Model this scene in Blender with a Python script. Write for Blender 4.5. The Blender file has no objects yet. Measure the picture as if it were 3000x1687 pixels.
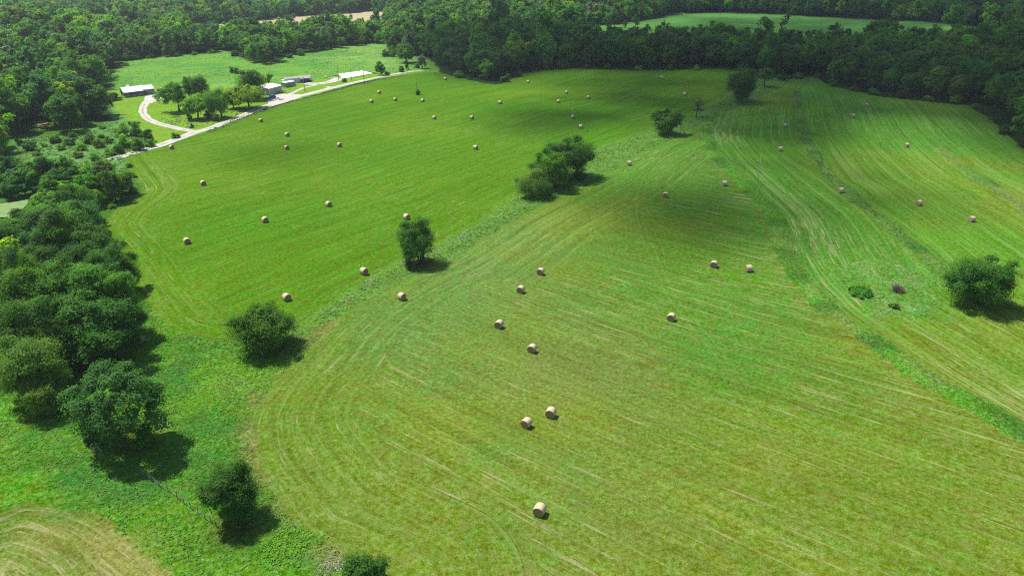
import bpy, bmesh, math, random
import numpy as np
from mathutils import Vector, Matrix

scene = bpy.context.scene
COL = scene.collection
PI = math.pi

# ------------------------------------------------------------------ camera
F_PX, CAM_H = 2150.0, 68.0
PITCH, ROLL = math.radians(25.0), math.radians(1.2)
_F = np.array([0, math.cos(PITCH), -math.sin(PITCH)])
_R0 = np.array([1.0, 0, 0]); _U0 = np.array([0, math.sin(PITCH), math.cos(PITCH)])
_R = math.cos(ROLL) * _R0 - math.sin(ROLL) * _U0
_U = math.sin(ROLL) * _R0 + math.cos(ROLL) * _U0
camd = bpy.data.cameras.new("camera"); cam = bpy.data.objects.new("camera", camd); COL.objects.link(cam)
camd.sensor_width = 36.0; camd.lens = 36.0 * F_PX / 3000.0
camd.clip_start = 0.5; camd.clip_end = 6000
M = Matrix.Identity(4)
for i in range(3):
    M[i][0], M[i][1], M[i][2] = _R[i], _U[i], -_F[i]
M[2][3] = CAM_H
cam.matrix_world = M
scene.camera = cam

# ------------------------------------------------------------------ light
SUN_EL = math.radians(60); SUN_AZ = math.atan2(-0.82, 0.57)      # the sun stands far left; azimuth from +Y towards +X
SDIR = np.array([math.sin(SUN_AZ) * math.cos(SUN_EL), math.cos(SUN_AZ) * math.cos(SUN_EL), math.sin(SUN_EL)])
w = bpy.data.worlds.new("World"); scene.world = w; w.use_nodes = True
sky = w.node_tree.nodes.new("ShaderNodeTexSky"); sky.sky_type = 'NISHITA'; sky.sun_disc = False
sky.sun_elevation = SUN_EL; sky.sun_rotation = SUN_AZ
w.node_tree.links.new(sky.outputs[0], w.node_tree.nodes["Background"].inputs[0])
w.node_tree.nodes["Background"].inputs[1].default_value = 0.092
sund = bpy.data.lights.new("sun", 'SUN'); sund.energy = 4.2; sund.angle = math.radians(0.55); sund.color = (1.0, 0.955, 0.88)
sun = bpy.data.objects.new("sun", sund); COL.objects.link(sun)
sun.rotation_euler = Vector(-SDIR).to_track_quat('-Z', 'Y').to_euler(); sun.location = (-100, 100, 300)
scene.view_settings.view_transform = 'Standard'; scene.view_settings.look = 'None'
scene.view_settings.gamma = 1.0; scene.view_settings.exposure = 0.92
scene.render.engine = 'CYCLES'
cy = scene.cycles
cy.max_bounces = 6; cy.diffuse_bounces = 3; cy.glossy_bounces = 2; cy.transmission_bounces = 4; cy.transparent_max_bounces = 6; cy.volume_bounces = 0
cy.caustics_reflective = False; cy.caustics_refractive = False; cy.use_denoising = False; cy.filter_width = 1.15
K_EXPO = 2.2                                                     # display linear = albedo * K for sunlit ground


def lin(c):
    return tuple((v / 255 / 12.92 if v / 255 <= 0.04045 else ((v / 255 + 0.055) / 1.055) ** 2.4) for v in c)


def alb(r, g, b):
    """Surface colour of something that shows as (r, g, b) in full sun."""
    return tuple(v / K_EXPO for v in lin((r, g, b)))


# ------------------------------------------------------------------ geometry of the place
def vnoise(x, y, s, seed=0):
    """smooth value noise in [-1, 1]"""
    x = np.asarray(x, float) / s; y = np.asarray(y, float) / s
    xi = np.floor(x).astype(np.int64); yi = np.floor(y).astype(np.int64); fx = x - xi; fy = y - yi
    fx = fx * fx * (3 - 2 * fx); fy = fy * fy * (3 - 2 * fy)

    def h(a, b):
        n = (a * 374761393 + b * 668265263 + seed * 974711) & 0xffffffff
        n = ((n ^ (n >> 13)) * 1274126177) & 0xffffffff
        return ((n ^ (n >> 16)) & 0xffff) / 32767.5 - 1
    return (h(xi, yi) * (1 - fx) + h(xi + 1, yi) * fx) * (1 - fy) + (h(xi, yi + 1) * (1 - fx) + h(xi + 1, yi + 1) * fx) * fy


def P0(px, py):
    d = _F + (px - 1500) / F_PX * _R - (py - 843.5) / F_PX * _U
    t = -CAM_H / d[2]
    return d[0] * t, d[1] * t


def pline(pts, n=4):
    """smooth world polyline through picture points of the ground"""
    a = np.array([P0(*q) for q in pts]); out = []
    for i in range(len(a) - 1):
        p0, p1, p2, p3 = a[max(i - 1, 0)], a[i], a[i + 1], a[min(i + 2, len(a) - 1)]
        for k in range(n):
            t = k / n
            out.append(0.5 * (2 * p1 + (p2 - p0) * t + (2 * p0 - 5 * p1 + 4 * p2 - p3) * t * t + (3 * p1 - p0 - 3 * p2 + p3) * t ** 3))
    out.append(a[-1])
    return np.array(out)


def poly(pts):
    return np.array([P0(*q) for q in pts])


def inside(pg, X, Y):
    r = np.zeros(X.shape, bool); n = len(pg)
    for i in range(n):
        x1, y1 = pg[i]; x2, y2 = pg[(i + 1) % n]
        if y1 == y2: continue
        c = (y1 > Y) != (y2 > Y)
        r ^= c & (X < (x2 - x1) * (Y - y1) / (y2 - y1) + x1)
    return r


def dist_line(pl, X, Y):
    """distance to polyline, arc length, signed side (+ left)"""
    D = np.full(X.shape, 1e9); S = np.zeros(X.shape); G = np.zeros(X.shape); s0 = 0
    for i in range(len(pl) - 1):
        a, b = pl[i], pl[i + 1]; v = b - a; L = math.hypot(*v)
        if L < 1e-6: continue
        t = np.clip(((X - a[0]) * v[0] + (Y - a[1]) * v[1]) / L / L, 0, 1)
        dx = X - a[0] - t * v[0]; dy = Y - a[1] - t * v[1]; d = np.hypot(dx, dy); m = d < D
        D[m] = d[m]; S[m] = s0 + t[m] * L; G[m] = np.sign(v[0] * dy - v[1] * dx)[m]
        s0 += L
    return D, S, G


D1L = [(700, 985), (800, 970), (885, 958), (1000, 878), (1175, 772), (1272, 717), (1388, 659), (1446, 624), (1510, 582), (1600, 530), (1690, 470), (1737, 440), (1905, 388), (2000, 345), (2128, 287), (2180, 250), (2217, 228)]
D1R = [(1160, 1700), (1000, 1610), (906, 1567), (841, 1498), (785, 1420), (740, 1340), (728, 1265), (745, 1200), (800, 1120), (863, 1062), (1000, 927), (1186, 812), (1322, 748), (1505, 640), (1644, 578), (1761, 520), (1893, 439), (2000, 396), (2097, 334), (2202, 299), (2280, 256), (2310, 233)]
D2 = [(2100, 300), (2075, 350), (2062, 400), (2097, 462), (2150, 510), (2200, 560), (2250, 610), (2275, 650), (2292, 710), (2315, 772), (2355, 830), (2395, 873), (2450, 925), (2535, 980), (2620, 1035), (2700, 1090), (2810, 1157), (2930, 1230), (3060, 1310), (3200, 1400)]
D3 = [(2330, 270), (2336, 320), (2345, 373), (2373, 430), (2400, 480), (2440, 532), (2470, 548), (2516, 593), (2582, 643), (2640, 694), (2685, 733), (2720, 770), (2760, 810), (2830, 870), (2930, 905), (3020, 935), (3200, 1000)]
D4 = [(2750, 430), (2800, 475), (2854, 514), (2912, 553), (3000, 616), (3150, 700)]
L_TOP = [(355, 468), (460, 438), (568, 402), (700, 354), (790, 320), (900, 287), (1070, 247), (1170, 226), (1240, 212), (1291, 214), (1349, 228), (1427, 244), (1474, 242), (1505, 228), (1563, 209), (1679, 201), (1815, 205), (1932, 207), (2116, 205), (2217, 226)]
L_LEFT = [(700, 985), (640, 1000), (560, 990), (490, 960), (440, 900), (400, 840), (365, 780), (330, 730), (297, 690), (300, 655), (345, 615), (400, 580), (415, 555), (385, 510), (355, 468)]
D1Lw, D1Rw, D2w, D3w, D4w, LLw = pline(D1L), pline(D1R), pline(D2), pline(D3), pline(D4), pline(L_LEFT)
POLY_L = np.vstack([pline(L_TOP), D1Lw[::-1], LLw[1:]])
POLY_R = np.vstack([D1Rw[::-1][:0], D1Rw, poly([(2388, 228), (2427, 250), (2582, 282), (2842, 309), (2904, 351), (2939, 390), (2994, 434), (3100, 480), (5000, 760), (5000, 2600), (1160, 2600)])])
POLY_B = np.vstack([D2w, D3w[::-1]])
POLY_C = np.vstack([D3w, poly([(5000, 1500), (5000, 740), (2994, 420), (2842, 300), (2582, 270), (2400, 225)])])
POLY_BL2 = pline([(-200, 1545), (0, 1506), (65, 1480), (142, 1476), (207, 1489), (268, 1511), (328, 1545), (388, 1593), (453, 1640), (509, 1687), (560, 1760), (300, 1950), (-300, 1950), (-200, 1545)])
POLY_BL = poly([(-1500, 1180), (0, 1112), (39, 1125), (155, 1195), (272, 1055), (419, 1030), (440, 900), (490, 960), (560, 990), (640, 1000), (700, 985), (885, 958), (1000, 930), (863, 1062), (800, 1120), (745, 1200), (728, 1265), (740, 1340), (785, 1420), (841, 1498), (906, 1567), (1000, 1610), (1160, 1700), (1160, 2600), (-1500, 2600)])
POLY_PAST = poly([(318, 217), (349, 200), (357, 175), (485, 164), (660, 148), (730, 183), (820, 183), (835, 169), (893, 157), (1000, 138), (1128, 122), (1140, 160), (1240, 162), (1275, 186), (1291, 214), (1240, 212), (1150, 222), (1095, 215), (1062, 208), (990, 221), (915, 236), (900, 222), (830, 240), (770, 248), (600, 258), (480, 250), (400, 252), (340, 268)])
POLY_LAWN = poly([(318, 268), (400, 252), (480, 250), (600, 258), (770, 248), (830, 240), (915, 236), (990, 224), (1062, 212), (1095, 218), (1150, 222), (1240, 212), (1067, 242), (900, 285), (786, 316), (689, 352), (568, 398), (456, 435), (430, 400), (360, 340), (322, 300)])
POLY_MEADOW = poly([(40, 405), (160, 405), (250, 395), (325, 350), (322, 290), (370, 340), (440, 400), (460, 434), (368, 468), (350, 555), (250, 550), (150, 545), (30, 530)])
POLY_FAR = poly([(1640, 112), (1690, 95), (1720, 78), (1810, 74), (1900, 58), (2000, 40), (2130, 40), (2272, 43), (2543, 60), (2737, 66), (2860, 80), (2960, 110), (2900, 152), (2600, 154), (2300, 154), (2000, 156), (1750, 150), (1640, 134)])
POLY_TAN = poly([(540, 82), (600, 76), (700, 65), (840, 52), (951, 44), (1109, 32), (1150, 40), (1125, 84), (1000, 101), (840, 113), (700, 119), (560, 126)])
POLY_POND = pline([(-150, 610), (-60, 596), (0, 596), (50, 590), (78, 584), (80, 596), (62, 615), (31, 638), (0, 636), (-60, 650), (-150, 640), (-150, 610)])
POLY_GLADE = pline([(95, 372), (105, 358), (125, 353), (142, 360), (148, 374), (125, 382), (95, 372)])
POLY_ROUGH = pline([(2455, 800), (2510, 775), (2600, 770), (2690, 790), (2745, 845), (2760, 900), (2720, 935), (2620, 930), (2530, 905), (2475, 860), (2455, 800)])
CLEAR = np.vstack([poly([(-1500, 2600), (-1500, 1180), (-50, 1125), (0, 1120), (39, 1131), (100, 1170), (155, 1204), (207, 1165), (272, 1062), (350, 1045), (425, 1036), (438, 927), (418, 888), (375, 779), (345, 748), (308, 700), (290, 690), (300, 650), (335, 610), (395, 580), (405, 560), (385, 520), (368, 472), (350, 555), (250, 550), (150, 545), (30, 530), (30, 405), (160, 405), (250, 395), (325, 350), (318, 272), (316, 217), (349, 202), (357, 177), (485, 167), (660, 151), (700, 165), (730, 186), (820, 186), (835, 171), (893, 159), (1000, 140), (1128, 124), (1140, 163), (1240, 165), (1272, 186), (1291, 212)]),
                   poly([(1349, 224), (1427, 240), (1474, 238), (1505, 224), (1563, 205), (1679, 197), (1815, 201), (1932, 203), (2116, 201), (2272, 232), (2388, 224), (2427, 247), (2582, 279), (2842, 306), (2904, 348), (2939, 387), (2994, 430), (3100, 478), (5000, 755), (5000, 2600)])])
POLY_YARD = poly([(789, 282), (830, 275), (861, 277), (886, 277), (905, 276), (866, 292), (810, 310), (785, 318), (787, 304), (783, 297)])
POLY_APRON = poly([(424, 281), (456, 275), (474, 283), (471, 290), (444, 300), (428, 303), (420, 300)])
SLAB = poly([(991, 221), (1062, 211), (1094, 219), (1006.6, 235)])


def zg(x, y):
    """height of the ground"""
    x = np.asarray(x, float); y = np.asarray(y, float)
    return 0.55 * np.sin(x / 31 + 0.7) * np.cos(y / 43) + 0.35 * np.sin((x + y) / 19 + 2.0) * np.exp(-np.maximum(y - 350, 0) / 80)


_terr = [(D2w, 0.55, 3.2), (D3w, 0.5, 3.0), (D4w, 0.35, 2.6)]


def zfull(x, y):
    x = np.atleast_1d(np.asarray(x, float)); y = np.atleast_1d(np.asarray(y, float)); z = zg(x, y)
    for pl, a, wd in _terr:
        D, S, G = dist_line(pl, x, y); z = z + a * np.exp(-(D / wd) ** 2)
    DL, _, _ = dist_line(D1Lw, x, y); DR, _, _ = dist_line(D1Rw, x, y)
    return z - 0.35 * np.exp(-(DL / 3.0) ** 2) - 0.25 * np.exp(-(DR / 2.5) ** 2)


def Z(x, y): return float(zfull(x, y)[0])


def PX(px, py, dz=0.0):
    """the ground point seen at a picture point"""
    d = _F + (px - 1500) / F_PX * _R - (py - 843.5) / F_PX * _U
    z = 0.0
    for _ in range(5):
        t = (z - CAM_H) / d[2]; x, y = d[0] * t, d[1] * t; z = Z(x, y)
    return Vector((x, y, z + dz))


def depth_at(v): return float(np.dot(_F, np.array([v[0], v[1], v[2] - CAM_H])))
def ppm(v): return F_PX / depth_at(v)


def project(x, y, z=0.0):
    d = np.array([x, y, z - CAM_H]); k = np.dot(d, _F)
    return 1500 + F_PX * np.dot(d, _R) / k, 843.5 - F_PX * np.dot(d, _U) / k, k


# ------------------------------------------------------------------ helpers: objects, meshes, materials
def tag(o, label=None, cat=None, group=None, kind=None):
    if label: o['label'] = label
    if cat: o['category'] = cat
    if group: o['group'] = group
    if kind: o['kind'] = kind
    return o


def link(name, me, mat=None, parent=None):
    o = bpy.data.objects.new(name, me); COL.objects.link(o)
    if mat is not None and me is not None and not me.materials: me.materials.append(mat)
    if parent is not None: o.parent = parent
    return o


def empty(name, loc, rz=0.0):
    o = bpy.data.objects.new(name, None); COL.objects.link(o); o.location = loc; o.rotation_euler = (0, 0, rz); o.empty_display_size = 0.3
    return o


def quads_mesh(name, V, NF, attrs=None, smooth=False):
    """V: (NF*4, 3) corner points of separate quads"""
    me = bpy.data.meshes.new(name); n = NF * 4
    me.vertices.add(n); me.vertices.foreach_set('co', np.ascontiguousarray(V, np.float32).ravel())
    me.loops.add(n); me.loops.foreach_set('vertex_index', np.arange(n, dtype=np.int32))
    me.polygons.add(NF); me.polygons.foreach_set('loop_start', np.arange(0, n, 4, dtype=np.int32))
    for k, a in (attrs or {}).items():
        t = me.attributes.new(k, 'FLOAT', 'POINT'); t.data.foreach_set('value', np.ascontiguousarray(a, np.float32))
    me.update(); me.validate()
    return me


def grid_mesh(name, V, nx, ny):
    me = bpy.data.meshes.new(name); n = nx * ny
    me.vertices.add(n); me.vertices.foreach_set('co', np.ascontiguousarray(V, np.float32).ravel())
    i = np.arange((ny - 1) * (nx - 1)); r, c = i // (nx - 1), i % (nx - 1); a = r * nx + c
    q = np.stack([a, a + 1, a + nx + 1, a + nx], 1).astype(np.int32)
    me.loops.add(q.size); me.loops.foreach_set('vertex_index', q.ravel())
    me.polygons.add(len(q)); me.polygons.foreach_set('loop_start', np.arange(0, q.size, 4, dtype=np.int32))
    me.polygons.foreach_set('use_smooth', np.ones(len(q), bool))
    me.update(); me.validate()
    return me


def bm_mesh(name, fn, smooth=False):
    bm = bmesh.new(); fn(bm); me = bpy.data.meshes.new(name)
    bmesh.ops.recalc_face_normals(bm, faces=bm.faces[:])
    bm.to_mesh(me); bm.free()
    if smooth:
        for p in me.polygons: p.use_smooth = True
    return me


def box(bm, x0, x1, y0, y1, z0, z1):
    v = [bm.verts.new(p) for p in ((x0, y0, z0), (x1, y0, z0), (x1, y1, z0), (x0, y1, z0), (x0, y0, z1), (x1, y0, z1), (x1, y1, z1), (x0, y1, z1))]
    for f in ((0, 3, 2, 1), (4, 5, 6, 7), (0, 1, 5, 4), (1, 2, 6, 5), (2, 3, 7, 6), (3, 0, 4, 7)): bm.faces.new([v[i] for i in f])


def prism(bm, pts, y0, y1):
    """profile (x, z) points swept along y"""
    a = [bm.verts.new((x, y0, z)) for x, z in pts]; b = [bm.verts.new((x, y1, z)) for x, z in pts]; n = len(pts)
    bm.faces.new(a); bm.faces.new(b[::-1])
    for i in range(n): bm.faces.new((a[i], b[i], b[(i + 1) % n], a[(i + 1) % n]))


def xprism(bm, pts, x0, x1):
    a = [bm.verts.new((x0, y, z)) for y, z in pts]; b = [bm.verts.new((x1, y, z)) for y, z in pts]; n = len(pts)
    bm.faces.new(a); bm.faces.new(b[::-1])
    for i in range(n): bm.faces.new((a[i], b[i], b[(i + 1) % n], a[(i + 1) % n]))


def tube(bm, pts, radii, seg=6):
    rings = []
    for i, p in enumerate(pts):
        p = Vector(p); d = (Vector(pts[min(i + 1, len(pts) - 1)]) - Vector(pts[max(i - 1, 0)])).normalized()
        u = d.orthogonal().normalized(); v = d.cross(u)
        rings.append([bm.verts.new(p + (u * math.cos(2 * PI * k / seg) + v * math.sin(2 * PI * k / seg)) * radii[i]) for k in range(seg)])
    for i in range(len(rings) - 1):
        a, b = rings[i], rings[i + 1]
        off = min(range(seg), key=lambda o: (a[0].co - b[o].co).length)
        for k in range(seg):
            bm.faces.new((a[k], a[(k + 1) % seg], b[(k + 1 + off) % seg], b[(k + off) % seg]))
    bm.faces.new(rings[0][::-1]); bm.faces.new(rings[-1])


class NT:
    """small node-tree writer"""
    def __init__(s, name):
        s.m = bpy.data.materials.new(name); s.m.use_nodes = True; s.t = s.m.node_tree; s.b = s.t.nodes["Principled BSDF"]; s.out = s.t.nodes["Material Output"]

    def n(s, typ, **kw):
        nd = s.t.nodes.new(typ)
        for k, v in kw.items(): setattr(nd, k, v)
        return nd

    def set(s, sock, v):
        if isinstance(v, bpy.types.NodeSocket): s.t.links.new(v, sock)
        elif v is not None:
            sock.default_value = (*v, 1.0) if isinstance(v, (tuple, list)) and len(v) == 3 and sock.type == 'RGBA' else v

    def noise(s, vec, scale, detail=2, rough=0.5, dim='3D'):
        nd = s.n("ShaderNodeTexNoise"); nd.noise_dimensions = dim; s.set(nd.inputs['Vector'], vec)
        nd.inputs['Scale'].default_value = scale; nd.inputs['Detail'].default_value = detail; nd.inputs['Roughness'].default_value = rough
        return nd.outputs['Fac']

    def math(s, op, a, b=0.0, c=None, clamp=False):
        nd = s.n("ShaderNodeMath", operation=op, use_clamp=clamp); s.set(nd.inputs[0], a); s.set(nd.inputs[1], b)
        if c is not None: s.set(nd.inputs[2], c)
        return nd.outputs[0]

    def mapr(s, v, a, b, c, d, smooth=False):
        nd = s.n("ShaderNodeMapRange"); nd.interpolation_type = 'SMOOTHSTEP' if smooth else 'LINEAR'
        s.set(nd.inputs[0], v)
        for i, q in enumerate((a, b, c, d)): s.set(nd.inputs[i + 1], q)
        return nd.outputs[0]

    def mix(s, fac, a, b, mode='MIX'):
        nd = s.n("ShaderNodeMix", data_type='RGBA', blend_type=mode); s.set(nd.inputs[0], fac); s.set(nd.inputs[6], a); s.set(nd.inputs[7], b)
        return nd.outputs[2]

    def hsv(s, col, h=0.5, sat=1.0, val=1.0):
        nd = s.n("ShaderNodeHueSaturation"); s.set(nd.inputs['Hue'], h); s.set(nd.inputs['Saturation'], sat); s.set(nd.inputs['Value'], val); s.set(nd.inputs['Color'], col)
        return nd.outputs[0]

    def attr(s, name, typ='GEOMETRY'):
        return s.n("ShaderNodeAttribute", attribute_name=name, attribute_type=typ)

    def scale(s, vec, v):
        nd = s.n("ShaderNodeVectorMath", operation='MULTIPLY'); s.set(nd.inputs[0], vec); nd.inputs[1].default_value = v
        return nd.outputs[0]

    def bump(s, h, strength, dist):
        nd = s.n("ShaderNodeBump"); s.set(nd.inputs['Strength'], strength); nd.inputs['Distance'].default_value = dist; s.set(nd.inputs['Height'], h)
        s.t.links.new(nd.outputs[0], s.b.inputs['Normal'])

    def done(s, col, rough=0.9, spec=0.2):
        s.set(s.b.inputs['Base Color'], col); s.set(s.b.inputs['Roughness'], rough); s.b.inputs['Specular IOR Level'].default_value = spec
        return s.m


def plain(name, col, rough=0.7, spec=0.3, var=0.15, scale=1.5, metal=0.0):
    t = NT(name); g = t.n("ShaderNodeTexCoord").outputs['Object']
    n = t.noise(g, scale, 4, 0.6)
    c = t.mix(1.0, col, t.mapr(n, 0.25, 0.75, 1 - var, 1 + var), 'MULTIPLY')
    t.b.inputs['Metallic'].default_value = metal
    return t.done(c, rough, spec)


# ------------------------------------------------------------------ ground
def grow(a, b, s0, k):
    out = [a]; s = s0
    while out[-1] < b: out.append(out[-1] + s); s *= k
    return out


def build_ground():
    xs = np.array(sorted(set([-q for q in grow(175, 1700, .9, 1.06)[1:]] + list(np.arange(-175, 195, .8)) + grow(195, 1700, .9, 1.06))))
    ys = np.array([-700, -400, -200, -100, -50, -20, 0, 20, 35, 45] + list(np.arange(52, 180, .6)) + list(np.arange(180, 310, 1.0)) + list(np.arange(310, 480, 1.6)) + list(np.arange(480, 760, 4)) + list(np.arange(760, 1500, 14)) + [1600, 1800, 2200, 2800])
    nx, ny = len(xs), len(ys)
    X, Y = np.meshgrid(xs, ys); X = X.ravel(); Y = Y.ravel(); N = len(X)
    V = np.stack([X, Y, zfull(X, Y)], 1)
    me = grid_mesh("ground", V, nx, ny)
    # wobbled coordinates so that no edge is ruled
    Xw = X + 0.9 * vnoise(X, Y, 5, 1) + 0.35 * vnoise(X, Y, 1.6, 2); Yw = Y + 0.9 * vnoise(X, Y, 5, 3) + 0.35 * vnoise(X, Y, 1.6, 4)
    C = np.zeros((N, 4), np.float32); C[:, 3] = 1; mow = np.zeros((N, 3), np.float32); rough = np.ones(N, np.float32)

    def put(m, col, r=None):
        C[m, :3] = col
        if r is not None: rough[m] = r

    big = vnoise(X, Y, 38, 11); mid = vnoise(X, Y, 12, 12); sm = vnoise(X, Y, 4, 13)
    put(slice(None), alb(52, 82, 36), 1.0); put((Y < 330) & (X < -20), alb(84, 140, 44), 1.0)
    out = Y > 620
    put(inside(POLY_MEADOW, Xw, Yw), alb(118, 172, 86), 1.0)
    put(inside(POLY_PAST, Xw, Yw), alb(128, 186, 70), 0.8)
    put(inside(POLY_LAWN, Xw, Yw), alb(138, 184, 52), 0.4)
    put(inside(POLY_FAR, Xw, Yw), alb(100, 160, 72), 0.2)
    put(inside(POLY_TAN, Xw, Yw), alb(214, 200, 160), 0.2)
    put(inside(POLY_GLADE, Xw, Yw), alb(170, 180, 105), 0.3)
    mBL = inside(POLY_BL, Xw, Yw); put(mBL, alb(104, 164, 36), 0.85)
    D1m = inside(np.vstack([D1Lw[2:], D1Rw[36:][::-1]]), Xw, Yw); put(D1m, alb(112, 160, 62), 1.0)
    mL = inside(POLY_L, Xw, Yw); put(mL, alb(95, 145, 10), 0.25)
    mR = inside(POLY_R, Xw, Yw); put(mR, alb(107, 146, 40), 0.35)
    mB = inside(POLY_B, Xw, Yw) & mR; put(mB, alb(96, 154, 34), 0.35)
    mC = inside(POLY_C, Xw, Yw) & mR; put(mC, alb(102, 160, 38), 0.35)
    mT = inside(POLY_BL2, Xw, Yw); put(mT, alb(126, 148, 54), 0.35)
    # colour drifts of the hay stubble: greener hollows, straw-coloured dry patches
    def blend(m, col, f): C[m, :3] += (np.array(col) - C[m, :3]) * np.clip(f, 0, 1)[m, None]
    mf = mL | mR
    blend(mR, alb(84, 150, 50), 0.55 * np.clip(big * 1.3 + 0.5 * mid, 0, 1))
    blend(mR, alb(138, 152, 46), 0.6 * np.clip(-big * 1.2 + 0.6 * mid, 0, 1))
    blend(mL, alb(82, 148, 14), 0.6 * np.clip(big + mid * .6, 0, 1))
    blend(mL, alb(122, 160, 36), 0.55 * np.clip(-big + mid * .6, 0, 1))
    blend(mBL, alb(140, 168, 70), 0.7 * np.clip(mid + 0.5 * sm - 0.1, 0, 1)); blend(mBL, alb(70, 132, 52), 0.8 * np.clip(-mid * 1.2 + 0.5 * sm, 0, 1))
    mP = inside(POLY_PAST, Xw, Yw); blend(mP, alb(150, 196, 92), np.clip(big * 1.5, 0, .8)); blend(mP, alb(96, 168, 70), np.clip(-mid + .4 * sm, 0, .7))
    blend(mT, alb(170, 156, 88), np.clip(mid * 1.4 + .3 * sm, 0, .5)); blend(mT, alb(104, 140, 44), np.clip(-mid * 1.2, 0, .7))
    for px, py, r, cc, f in ((1360, 880, 26, (112, 154, 72), .6), (1480, 700, 20, (116, 156, 76), .5), (1150, 1000, 14, (112, 154, 70), .45), (2050, 620, 22, (84, 146, 22), .7), (2150, 800, 18, (104, 152, 26), .6), (1900, 1500, 14, (128, 150, 62), .6), (2300, 1350, 18, (126, 150, 44), .55), (1700, 1100, 14, (136, 146, 74), .5), (1450, 1350, 9, (92, 148, 58), .6), (1000, 1450, 12, (122, 156, 60), .5), (2700, 1450, 14, (120, 154, 48), .5)):
        q = P0(px, py); blend(mR & ~mB & ~mC, alb(*cc), f * np.exp(-((np.hypot(X - q[0], Y - q[1]) + 6 * mid + 3 * sm) / r) ** 2))
    # strips along ditch and terraces
    DL, SL, GL = dist_line(D1Lw, X, Y); DR, SR, GR = dist_line(D1Rw, X, Y)
    blend(mL, alb(122, 168, 62), np.exp(-((DL - 0.5) / 2.2) ** 2) * (0.55 + .45 * sm))
    wob = 0.8 * sm + 0.6 * mid
    for pl, wd, g in ((D2w, 2.5, 1), (D3w, 1.8, 1), (D4w, 2.0, 1)):
        D, S, G = dist_line(pl, X, Y); dd = D + wob
        m = (dd < wd) & mR
        near = np.clip((300 - Y) / 80, 0.0, 1)
        put(m, alb(104, 172, 44) if pl is D2w else alb(112, 158, 62), 1.0)
        blend(m, alb(142, 160, 80), np.clip(mid * 1.3 + sm * .4, 0, .8))
        blend(m, alb(78, 128, 44), np.clip(vnoise(X, Y, 7, 31) * 1.3, 0, .8))
        e = np.exp(-((D * np.where(G > 0, 1, -1) + wd + 0.9) / 1.1) ** 2)
        blend(mR & ~m, alb(116, 118, 36), e * 0.25 if pl is D2w else e * .2)
    mRo = inside(POLY_ROUGH, X + 3 * sm, Y + 3 * mid); put(mRo, alb(108, 164, 60), 0.9); blend(mRo, alb(130, 172, 84), np.clip(sm * 2, 0, .8))
    # tracks and bare soil
    blend(mBL, alb(150, 150, 78), np.clip(np.exp(-(DR / 2.2) ** 2) * (0.6 + .6 * sm), 0, .8))
    # where the ground passes under the trees it is bare and leaf-covered
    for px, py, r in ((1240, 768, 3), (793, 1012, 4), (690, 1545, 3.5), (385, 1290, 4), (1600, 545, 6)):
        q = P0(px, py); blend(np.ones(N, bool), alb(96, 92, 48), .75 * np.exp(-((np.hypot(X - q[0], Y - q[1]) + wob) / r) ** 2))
    # mowing coordinates: across, along
    def rows(m, deg):
        a = math.radians(deg); mow[m, 0] = (-math.sin(a) * X + math.cos(a) * Y)[m]; mow[m, 1] = (math.cos(a) * X + math.sin(a) * Y)[m]
    rows(np.ones(N, bool), 20)
    bend = 2.5 * np.sin(X / 40) 
    rows(mL, 52); rows(mR, -39)
    hl = mR & (DR < 17 + 9 * (Y > 150)); mow[hl, 0] = DR[hl]; mow[hl, 1] = SR[hl]
    hl = mL & (DL < 9); mow[hl, 0] = DL[hl]; mow[hl, 1] = SL[hl]
    DW, SW, GW = dist_line(LLw, X, Y); hl = mL & (DW < 11); mow[hl, 0] = DW[hl]; mow[hl, 1] = SW[hl]
    D, S, G = dist_line(D2w, X, Y); mow[mB, 0] = D[mB]; mow[mB, 1] = S[mB]; e2 = D
    D, S, G = dist_line(D3w, X, Y); mow[mC, 0] = D[mC]; mow[mC, 1] = S[mC]
    D, S, G = dist_line(POLY_BL2, X, Y); mow[mT, 0] = D[mT]; mow[mT, 1] = S[mT]
    # how much loose straw lies in rows
    st = np.zeros(N, np.float32)
    st[mR] = 0.60; st[mL] = 0.36; st[mB] = 0.42; st[mC] = 0.42; st[mT] = 0.85
    st[mL & (DW < 10)] = 0.52; st[mL & (Y > 330)] = .15; st[mR & (Y > 260)] = .2; st[mR & (DR < 17) & (Y < 150)] = .5
    st[mB & (e2 < 13)] = 0.72
    st *= (1 + 0.45 * vnoise(X, Y, 28, 51))
    st[mRo] = 0.15; st[rough > 0.9] = 0
    mow[:, 2] = st
    ln = np.zeros(N, np.float32); ln[mB] = .55; ln[mC] = .62; ln[mR & ~mB & ~mC] = .20; ln[mL] = .17; ln[mR & ~mB & ~mC & (DR < 24)] = .34; ln[mB & (e2 < 13)] = .7; ln[mL & (DW < 12)] = .28; ln[mT] = .3; ln[mRo] = .1; ln[rough > .9] = 0
    a = me.attributes.new('lines', 'FLOAT', 'POINT'); a.data.foreach_set('value', ln)
    trk, _, _ = dist_line(pline([(1960, 430), (1905, 500), (1874, 590), (1885, 680), (1915, 745), (1965, 850), (2015, 915), (2090, 1005), (2160, 1105), (2225, 1240), (2290, 1400)]), X, Y)
    a = me.attributes.new('track', 'FLOAT', 'POINT'); a.data.foreach_set('value', np.minimum(trk, 50).astype(np.float32))
    a = me.attributes.new('ground_colour', 'FLOAT_COLOR', 'POINT'); a.data.foreach_set('color', C.ravel())
    a = me.attributes.new('mow', 'FLOAT_VECTOR', 'POINT'); a.data.foreach_set('vector', mow.ravel())
    a = me.attributes.new('rough', 'FLOAT', 'POINT'); a.data.foreach_set('value', rough)

    t = NT("meadow_ground")
    pos = t.n("ShaderNodeNewGeometry").outputs['Position']
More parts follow.
